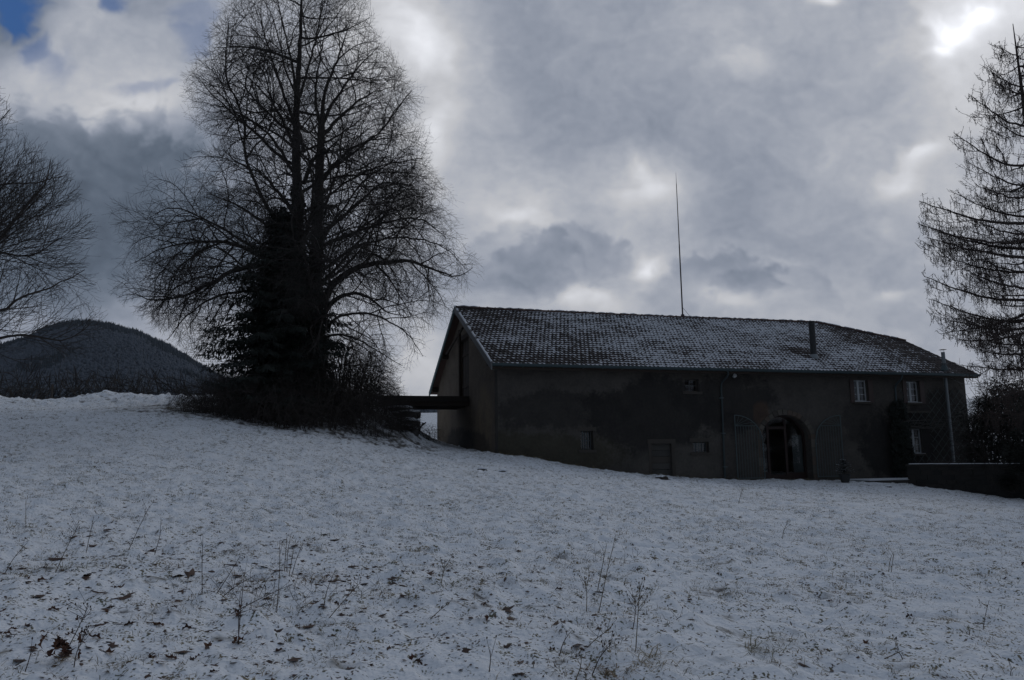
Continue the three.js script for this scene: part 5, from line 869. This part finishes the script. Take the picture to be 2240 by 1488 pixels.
// fence behind the crest, far bare trees and bushes below the hill
{
  const wd = M(0.05, 0.04, 0.034), post = (px, py, d, h, label) => { const q = at(px, py, d), y = height(q.x, -q.z), t = thing('fence_post', label, 'fence post', [q.x, y - 0.3, q.z]); part('shaft', new THREE.CylinderGeometry(0.06, 0.07, h + 0.3, 7).translate(0, (h + 0.3) / 2, 0), wd, t); part('point', new THREE.ConeGeometry(0.06, 0.1, 7).translate(0, h + 0.35, 0), wd, t); return V(q.x, y + h - 0.15, q.z); };
  const a = post(112, 870, 44.5, 1.35, 'upright wooden fence post on the crest below the wooded hill'), b = at(-60, 870, 46).setY(a.y + 0.1), c = at(330, 862, 47).setY(a.y + 0.2);
  for (const [p, q, l] of [[b, a, 'fence wire running left from the post on the crest'], [a, c, 'fence wire running right from the post on the crest']]) tag(part('fence_wire', new MB().tube([p, q], [0.008, 0.008], 3).geo(), M(0.08, 0.075, 0.07)), l, 'wire');
  const trees = [shrubProto(501, 14, 5.2, 3, 900, 0.75, { r: 0.16, tip: 0.022, twig: 0.024, pull: 0.1, max: 0.06, per: 1.2, tl: [0.6, 1.7] }), shrubProto(511, 9, 6.5, 6, 900, 0.7, { r: 0.1, tip: 0.022, twig: 0.024, pull: 0.02, max: 0.06, per: 1.2, tl: [0.6, 1.7] }), shrubProto(521, 16, 3.2, 2, 700, 0.75, { r: 0.15, tip: 0.026, twig: 0.02, pull: 0.22, max: 0.06, per: 1.2, tl: [0.6, 1.7] })], fm = M(0.022, 0.018, 0.016);
  const far = [[30, 800, 62, 0, 2.2, 'dark bare bush at the left edge behind the crest'], [62, 835, 60, 1, 1.5, 'low bare bush behind the crest, left of the fence post'], [165, 820, 105, 0, 2.6, 'round bare tree behind the fence post'], [205, 818, 110, 2, 2.2, 'narrow bare tree beside the round one below the hill'], [255, 815, 118, 0, 3.1, 'broad bare tree below the middle of the wooded hill'], [337, 822, 98, 2, 1.5, 'slim young bare tree standing alone on the skyline'], [300, 835, 120, 1, 2.6, 'low wide bare bush right of the broad bare tree'], [395, 828, 108, 1, 2.6, 'bare bush at the foot of the hill, left of the thicket'], [432, 825, 95, 2, 1.7, 'slim bare tree just left of the thicket'], [445, 832, 75, 0, 1.4, 'bare bush half hidden by the thicket edge']];
  for (const [px, py, d, kind, , label] of far) { const q = at(px, py, d), y = height(q.x, -q.z) - 0.2, k = (q.y - y) / [14, 9, 16][kind], t = thing('distant_tree', label, 'tree', [q.x, y, q.z], px); t.scale.setScalar(k); part('stems', trees[kind][0], fm, t); part('crown', trees[kind][1], fm, t); }
  for (const [px, py, d, kind] of [[15, 822, 80, 1], [85, 832, 84, 1], [135, 828, 92, 1], [185, 826, 96, 1], [232, 824, 100, 1], [285, 826, 96, 1], [320, 836, 88, 1], [362, 834, 92, 1]]) { const q = at(px, py, d), y = height(q.x, -q.z) - 0.2, t = thing('hedge_bush', 'bare bush in the hedge band between the crest and the wooded hill', 'bush', [q.x, y, q.z], px, 'hedge bushes below the hill'); t.scale.setScalar((q.y - y) / 9); part('stems', trees[kind][0], fm, t); part('crown', trees[kind][1], fm, t); }
}

// ------------------------------------------------------------------ what pokes through the snow
{
  const r = rng(909), mx = new THREE.Matrix4(), qt = new THREE.Quaternion(), up = V(0, 1, 0), col = new THREE.Color();
  // grass tufts
  const tuft = (seed, n, h, lean, wide = 1) => { const q = rng(seed), b = new MB(); for (let k = 0; k < n; k++) { const a = q() * 6.28, l = h * (0.4 + 0.8 * q()), o = lean * (0.3 + q()), x = (q() - 0.5) * 0.07 * wide, z = (q() - 0.5) * 0.07 * wide, w = 0.0013 + 0.0013 * q(), dx = Math.cos(a), dz = Math.sin(a), P = (t) => V(x + dx * o * l * t * t, l * (t - 0.32 * lean * t * t) - 0.01, z + dz * o * l * t * t), s = V(-dz * w, 0, dx * w); const A = P(0), B = P(0.5), C = P(1); b.face([A.clone().sub(s), A.clone().add(s), B.clone().add(s), B.clone().sub(s)]); b.face([B.clone().sub(s), B.clone().add(s), C]); } return b.geo(); };
  const kinds = [tuft(1, 4, 0.06, 1.2), tuft(2, 5, 0.085, 1.7), tuft(3, 2, 0.12, 0.7), tuft(4, 9, 0.05, 2.2)];
  const gm = M(1, 1, 1, 0.8);
  kinds.forEach((geo, kind) => {
    const N = [13000, 8000, 6000, 5500][kind], m = new THREE.InstancedMesh(geo, gm, N); let k = 0; m.name = numbered('grass_tufts'); m.castShadow = m.receiveShadow = true;
    for (let t = 0; k < N && t < N * 12; t++) {
      const z = 4 + 34 * Math.pow(r(), 0.8), x = (r() * 2 - 1) * (z * 0.72 + 1.2); if (fbm(x * 0.9 + 3, z * 0.9, 3) + 0.5 * fbm(x * 4, z * 4 + 9, 2) < 0.1 + 0.5 * (r() - 0.5)) continue;
      const w = toLocal(x, -z); if (w.s > 0.2 && w.s < 25.2 && w.b > 0.3) continue;
      const s = 0.6 + 0.8 * r(); qt.setFromAxisAngle(up, r() * 6.28); mx.compose(V(x, height(x, z), -z), qt, V(s, s, s)); m.setMatrixAt(k, mx);
      const v = 0.7 + 0.6 * r(), h = r(); if (h < 0.5) col.setRGB(0.26 * v, 0.2 * v, 0.12 * v); else if (h < 0.8) col.setRGB(0.13 * v, 0.12 * v, 0.075 * v); else col.setRGB(0.075 * v, 0.05 * v, 0.035 * v); m.setColorAt(k++, col);
    }
    m.count = k; m.userData.kind = 'stuff'; tag(m, ['short dry grass blades poking through the snow', 'bent straw grass clumps in the meadow snow', 'thin upright grass blades in the snow', 'flattened grass mats half buried in snow'][kind], 'grass'); scene.add(m);
  });
  // coarse grass along the foot of the front wall and gable
  { const N = 900, m = new THREE.InstancedMesh(tuft(9, 9, 0.16, 1.1), gm, N); m.name = 'wall_foot_grass'; m.castShadow = m.receiveShadow = true;
    for (let k = 0; k < N; k++) { const g2 = k % 5 === 0, s = g2 ? 0.28 - 0.25 * r() : 0.4 + 17 * Math.pow(r(), 1.3), b = g2 ? 0.6 + 12 * r() : 0.42 - 0.5 * r() * r(), w = toWorld(s, 0, b), sc = 0.5 + 1.1 * r() * r(); qt.setFromAxisAngle(up, r() * 6.28); mx.compose(V(w.x, height(w.x, -w.z) - 0.01, w.z), qt, V(sc, sc, sc)); m.setMatrixAt(k, mx); const v = 0.6 + 0.7 * r(); r() < 0.5 ? col.setRGB(0.1 * v, 0.09 * v, 0.045 * v) : col.setRGB(0.2 * v, 0.16 * v, 0.09 * v); m.setColorAt(k, col); }
    m.userData.kind = 'stuff'; tag(m, 'coarse grass growing along the foot of the farmhouse wall', 'grass'); scene.add(m); }
  // small dark litter: curled bits of leaf and moss
  const bit = (seed) => { const q = rng(seed), n = 9, rim = [], b = new MB(), c = V(0, 0.006 + 0.006 * q(), 0); for (let i = 0; i < n; i++) { const a = i / n * 6.283, R = 0.01 + 0.017 * q() * (1 + 0.7 * Math.abs(Math.cos(a))); rim.push(V(Math.cos(a) * R * 1.5, 0.001 + 0.01 * q() * q(), Math.sin(a) * R)); } for (let i = 0; i < n; i++) b.face([c, rim[i], rim[(i + 1) % n]]); return b.geo(); };
  for (const [seed, N, label] of [[5, 4600, 'flat dark leaf fragments scattered over the snow'], [6, 4200, 'torn brown leaf scraps lying on the snow'], [8, 2600, 'small curled leaf bits and moss crumbs on the snow']]) { const m = new THREE.InstancedMesh(bit(seed), gm, N); let k = 0; m.name = numbered('leaf_litter'); m.castShadow = m.receiveShadow = true;
    for (let t = 0; k < N && t < N * 14; t++) {
      const z = 4 + 30 * Math.pow(r(), 0.75), x = (r() * 2 - 1) * (z * 0.72 + 1), dens = 0.05 + 0.9 * smooth(7.5, 2.5, Math.hypot(x + 3.6, z - 6.4)) + 0.95 * smooth(0.05, 0.45, fbm(x * 1.1, z * 1.1 + 60, 4, 0.65)); if (r() > dens) continue;
      const w = toLocal(x, -z); if (w.s > 0.2 && w.s < 25.2 && w.b > 0.3) continue;
      const s = (0.22 + 0.75 * r() * r() * r() + (r() < 0.06 ? 0.9 * r() : 0)) * (0.85 + 0.02 * z) * (1 + 0.75 * smooth(6.5, 3, Math.hypot(x + 4, z - 6))); qt.setFromEuler(new THREE.Euler((r() - 0.5) * 0.5, r() * 6.28, (r() - 0.5) * 0.5)); mx.compose(V(x, height(x, z) - 0.002, -z), qt, V(s * (0.6 + 0.9 * r()), s * (0.5 + r()), s)); m.setMatrixAt(k, mx);
      const v = 0.6 + 0.7 * r(); col.setRGB(0.066 * v, 0.036 * v, 0.025 * v); m.setColorAt(k++, col);
    }
    m.count = k; m.userData.kind = 'stuff'; tag(m, label, 'leaf litter'); scene.add(m); }
  // fallen oak leaves: lobed, curled
  const oak = (seed) => { const q = rng(seed), n = 16, c1 = 0.5 + q(), c2 = (q() - 0.5) * 1.2, P = (t, s) => { const w = 0.2 * Math.sin(Math.PI * Math.pow(t, 0.8)) * (0.8 + 0.2 * Math.sin(t * 22 + s)), y = s * w, x = t - 0.5; return V(x, 0.1 + c1 * y * y * 4 + c2 * x * x * 0.8 + 0.06 * Math.sin(t * 9 + seed), y); }, b = new MB(); for (let i = 0; i < n; i++) { const a = i / n, e = (i + 1) / n; for (const s of [-1, 1]) b.face([P(a, 0), P(e, 0), P(e, s), P(a, s)]); } b.tube([V(-0.72, 0.02, 0.02), V(-0.5, 0.1 + c2 * 0.2, 0)], [0.012, 0.014], 4); return b.geo(); };
  const oaks = [oak(1), oak(2), oak(3), oak(4), oak(5)], om = [M(0.075, 0.03, 0.018), M(0.095, 0.042, 0.022), M(0.055, 0.028, 0.02)];
  const spots = [[62, 1270], [88, 1274], [60, 1362], [30, 1378], [135, 1312], [205, 1400], [235, 1345], [120, 1340], [170, 1352], [15, 1385], [180, 1388], [345, 1375], [378, 1355], [520, 1355], [525, 1320], [505, 1290], [560, 1295], [650, 1304], [468, 1480], [372, 1460], [430, 1452], [690, 1275], [725, 1385], [735, 1335], [910, 1308], [915, 1445], [902, 1447], [1105, 1287], [1222, 1294], [1254, 1204], [1040, 1212], [1015, 1208], [1065, 1375], [1055, 1330], [1208, 1420], [1300, 1304], [1432, 1173], [1413, 1178], [1466, 1186], [1575, 1480], [1510, 1324], [1535, 1335], [1810, 1430], [1895, 1420], [1985, 1360], [1815, 1313], [2200, 1265], [2125, 1225], [1990, 1362], [2240, 1240], [1452, 1390], [1120, 1448], [260, 1300], [300, 1232], [150, 1400], [95, 1420], [240, 1430], [330, 1452], [20, 1250], [8, 1345], [410, 1380], [280, 1380], [455, 1425], [610, 1420]];
  for (const [px, py] of spots) { const p = hit(px, py), m = part('oak_leaf', oaks[r() * 5 | 0], om[r() * 3 | 0]); m.position.set(p.x, height(p.x, -p.z) - 0.004, p.z); m.rotation.set((r() - 0.5) * 1.0, r() * 6.28, (r() - 0.5) * 0.9); m.scale.setScalar((0.055 + 0.06 * r()) * (px < 500 && py > 1250 ? 1.25 : 1)); tag(m, 'curled brown oak leaf lying on the foreground snow', 'leaf', 'fallen oak leaves on the snow'); }
  // the heap of oak leaves at the lower left
  { const p = hit(128, 1462), t = thing('oak_leaf_heap', 'clump of rust-brown oak leaves standing up at the lower left corner', 'leaf clump', [p.x, height(p.x, -p.z), p.z]); for (let k = 0; k < 22; k++) { const m = part('leaf', oaks[r() * 5 | 0], om[k % 3], t), a = r() * 6.28, R = 0.1 * r(); m.position.set(Math.cos(a) * R * 1.4, 0.02 + 0.12 * r(), Math.sin(a) * R); m.rotation.set(r() * 6, r() * 6, r() * 6); m.scale.setScalar(0.075 + 0.04 * r()); } }
  // a fallen sprig with dead leaves
  { const p = hit(520, 1418), t = thing('oak_sprout', 'upright oak sprout with a few rust-brown leaves in the left foreground', 'sprout', [p.x, height(p.x, -p.z) - 0.02, p.z]); part('stem', new MB().tube([V(0, 0, 0), V(0.01, 0.25, 0), V(0.03, 0.52, 0.01)], [0.0035, 0.003, 0.0015], 4).geo(), om[2], t); for (const [h, k] of [[0.03, 0], [0.05, 1], [0.24, 2], [0.27, 0], [0.02, 2], [0.06, 1]]) { const m = part('leaf', oaks[k + 1], om[k], t); m.position.set((r() - 0.5) * 0.06, h, (r() - 0.5) * 0.06); m.rotation.set(r() * 2 - 1, r() * 6, r() * 2 - 1); m.scale.setScalar(0.085); } }
  // tall dead weed stalks: foot and tip in the frame
  const sm = [M(0.06, 0.042, 0.033), M(0.13, 0.095, 0.055), M(0.085, 0.06, 0.04)];
  const stalks = [[1390, 1432, 1400, 1275, 1], [1383, 1390, 1388, 1300, 1], [1309, 1343, 1347, 1168, 0], [1306, 1296, 1328, 1185, 0], [1283, 1337, 1280, 1268, 1], [1259, 1487, 1272, 1430, 0], [1272, 1430, 1337, 1371, 1], [1295, 1486, 1337, 1405, 1], [1223, 1443, 1250, 1377, 0], [930, 1365, 984, 1315, 0], [1070, 1470, 1072, 1420, 0], [522, 1414, 526, 1290, 0], [442, 1301, 444, 1169, 0], [281, 1205, 327, 1105, 1], [120, 1257, 173, 1145, 1], [627, 1257, 637, 1165, 0], [632, 1258, 648, 1175, 0], [622, 1255, 628, 1172, 0], [637, 1262, 660, 1190, 0], [466, 1309, 526, 1213, 0], [480, 1312, 560, 1255, 0], [8, 1261, 60, 1185, 0], [56, 1149, 56, 1093, 0], [338, 1215, 352, 1130, 0], [188, 1210, 205, 1128, 0], [605, 1340, 612, 1180, 0], [705, 1345, 735, 1240, 0], [715, 1358, 790, 1270, 1], [1712, 1180, 1721, 1146, 1], [1950, 1250, 1956, 1204, 0], [1944, 1250, 1954, 1206, 0], [2149, 1386, 2164, 1310, 0], [1615, 1104, 1625, 1067, 1], [2212, 1486, 2217, 1458, 0], [965, 1290, 975, 1235, 1], [1476, 1372, 1492, 1345, 0], [160, 1470, 185, 1385, 1], [52, 1478, 70, 1410, 0], [145, 1425, 195, 1320, 1], [505, 1345, 640, 1275, 0], [1935, 1445, 1975, 1420, 0], [1975, 1446, 1958, 1422, 0]];
  for (const [a, b, c, d, branched] of stalks) {
    const p = hit(a, b), depth = -p.z, e = at(c, d, depth - 0.02).sub(p), t = thing('weed_stalk', branched ? 'dead branched weed stalk sticking out of the foreground snow' : 'plain dead weed stalk sticking out of the foreground snow', 'stalk', [p.x, p.y - 0.01, p.z], 0, branched ? 'branched dead stalks in the snow' : 'plain dead stalks in the snow'), m = sm[r() * 3 | 0], k = depth / 9;
    const mid = e.clone().multiplyScalar(0.5).add(V((r() - 0.5) * 0.03, 0.01, (r() - 0.5) * 0.05)); part('stem', new MB().tube(curve([V(0, 0, 0), mid, e], 6), [...Array(7)].map((_, i) => (0.0042 - i * 0.0004) * (0.8 + 0.25 * k)), 4).geo(), m, t);
    const bb = new MB(), n = branched ? 9 : 2; for (let i = 0; i < n; i++) { const s = 0.55 + 0.45 * i / n, q = s < 0.5 ? mid.clone().multiplyScalar(s * 2) : mid.clone().lerp(e, s * 2 - 1), u = V((r() - 0.5) * 0.16, 0.04 + 0.08 * r(), (r() - 0.5) * 0.16); bb.tube([q, q.clone().add(u)], [0.0022, 0.0012], 3); const h = q.clone().add(u); bb.tube([h, h.clone().add(V(0, 0.008, 0)), h.clone().add(V(0.002, 0.016, 0))], [0.002, 0.006, 0.002], 4); } part('seed_heads', bb.geo(), m, t);
  }
  // clumps of dry weed stems
  for (const [px, py, n, label] of [[585, 1300, 26, 'brush of dry weed stems in the left foreground'], [645, 1318, 20, 'dry weed clump right of the tall stalks in the left foreground'], [480, 1300, 16, 'thin dry weed clump left of the oak sprout'], [1345, 1235, 14, 'sparse dry weed clump in the centre of the meadow'], [735, 1330, 14, 'sparse dry weed clump right of the left foreground brush']]) {
    const p = hit(px, py), t = thing('dry_weed_clump', label, 'weeds', [p.x, height(p.x, -p.z) - 0.01, p.z], 0, 'dry weed clumps in the meadow'), b = new MB();
    for (let k = 0; k < n; k++) { const a = r() * 6.28, R = 0.34 * Math.sqrt(r()), l = 0.08 + 0.24 * r(), o = V(Math.cos(a) * R * 1.4, 0, Math.sin(a) * R), d = V((r() - 0.5) * 1.5, 0.45 + r(), (r() - 0.5) * 1.2).normalize(), m = o.clone().addScaledVector(d, l * 0.55), e = o.clone().addScaledVector(d, l).add(V((r() - 0.5) * 0.12, -0.03 * r(), 0)); b.tube([o, m, e], [0.0022, 0.0018, 0.001], 3); if (r() < 0.6) b.tube([m, m.clone().add(V((r() - 0.5) * 0.2, 0.08 * r(), (r() - 0.5) * 0.1))], [0.002, 0.001], 3); }
    part('stems', b.geo(), sm[r() * 3 | 0], t, 'stuff');
  }
  // larger grass tussocks
  const big = [tuft(31, 34, 0.15, 2.0, 2.2), tuft(32, 46, 0.12, 2.4, 2.6), tuft(33, 28, 0.18, 1.6, 1.8)], tm = [M(0.25, 0.2, 0.12), M(0.16, 0.15, 0.09), M(0.2, 0.145, 0.09)];
  const tus = [[560, 1275, 'straw grass tussock among dead stalks in the left foreground'], [690, 1270, 'dark tussock right of the tall stalks in the left foreground'], [150, 1250, 'flattened tussock at the left edge of the foreground'], [975, 1290, 'pale bent tussock in the middle foreground'], [1100, 1195, 'green-yellow tussock in the centre of the meadow'], [905, 1210, 'small straw tussock left of the centre of the meadow'], [1335, 1460, 'dark tussock at the bottom edge below the middle'], [1790, 1190, 'small yellow tussock right of the centre'], [1990, 1225, 'low yellow tussock in the right half of the meadow'], [1660, 1430, 'dark tussock in the right foreground'], [2060, 1365, 'bent tussock near the right foreground'], [1905, 1350, 'wispy tussock in the lower right'], [1430, 1455, 'matted tussock at the bottom edge right of the middle'], [380, 1240, 'low snowy tussock in the left foreground'], [235, 925, 'straw tussock high on the left slope'], [120, 915, 'dark tussock high on the left slope near the edge']];
  for (const [px, py, label] of tus) { const p = hit(px, py), t = thing('grass_tussock', label, 'tussock', [p.x, height(p.x, -p.z) - 0.02, p.z], r() * 6.28, 'grass tussocks in the meadow'), k = r() * 3 | 0; part('blades', big[k], tm[r() * 3 | 0], t); const s = 0.9 + 0.5 * r(); t.scale.set(s * 1.25, s * 0.9, s * 1.25); }
  // bare earth heaps by the house
  const mound = (px, py, w, h, label) => { const p = hit(px, py), g = new THREE.SphereGeometry(1, 28, 14, 0, 6.2832, 0, 1.7), q = g.attributes.position; for (let i = 0; i < q.count; i++) { const k = 1 + 0.25 * n3(q.getX(i) * 2.3 + px, q.getY(i) * 2.3, q.getZ(i) * 2.3) + 0.1 * n3(q.getX(i) * 8, q.getY(i) * 8 + px, q.getZ(i) * 8); q.setXYZ(i, q.getX(i) * w * k, q.getY(i) * h * k, q.getZ(i) * w * 0.8 * k); } g.computeVertexNormals(); const t = thing('earth_heap', label, 'earth heap', [p.x, height(p.x, -p.z) - 0.03, p.z]); part('soil', g, M(0.03, 0.022, 0.017), t); const s = new MB(); for (let k = 0; k < 16; k++) { const a = r() * 6.28, R = Math.sqrt(r()) * 0.7; s.tube([V(Math.cos(a) * R * w - 0.06, h * (1.02 - R * R * 0.6), Math.sin(a) * R * w * 0.8), V(Math.cos(a) * R * w, h * (1.08 - R * R * 0.6), Math.sin(a) * R * w * 0.8), V(Math.cos(a) * R * w + 0.07, h * (1.0 - R * R * 0.6), Math.sin(a) * R * w * 0.8)], [0.01, 0.03, 0.01], 5); } part('snow', s.geo(), M(0.76, 0.78, 0.81), t); };
  mound(1447, 1050, 0.3, 0.16, 'dark earth heap at the snow edge below the plank door'); mound(1588, 1053, 0.16, 0.09, 'small dark clod at the foot of the downpipe'); mound(1055, 1031, 0.15, 0.07, 'small dark molehill in the snow left of the barred window'); mound(1100, 1033, 0.13, 0.07, 'second molehill in the snow below the front corner'); mound(1943, 1068, 0.15, 0.07, 'small dark clod in front of the terrace step');
}
function toLocal(x, z) { const dx = x - ORIGIN.x, dz = z - ORIGIN.z; return { s: dx * Math.cos(HA) - dz * Math.sin(HA), b: -dx * Math.sin(HA) - dz * Math.cos(HA) }; }

renderer.render(scene, camera);
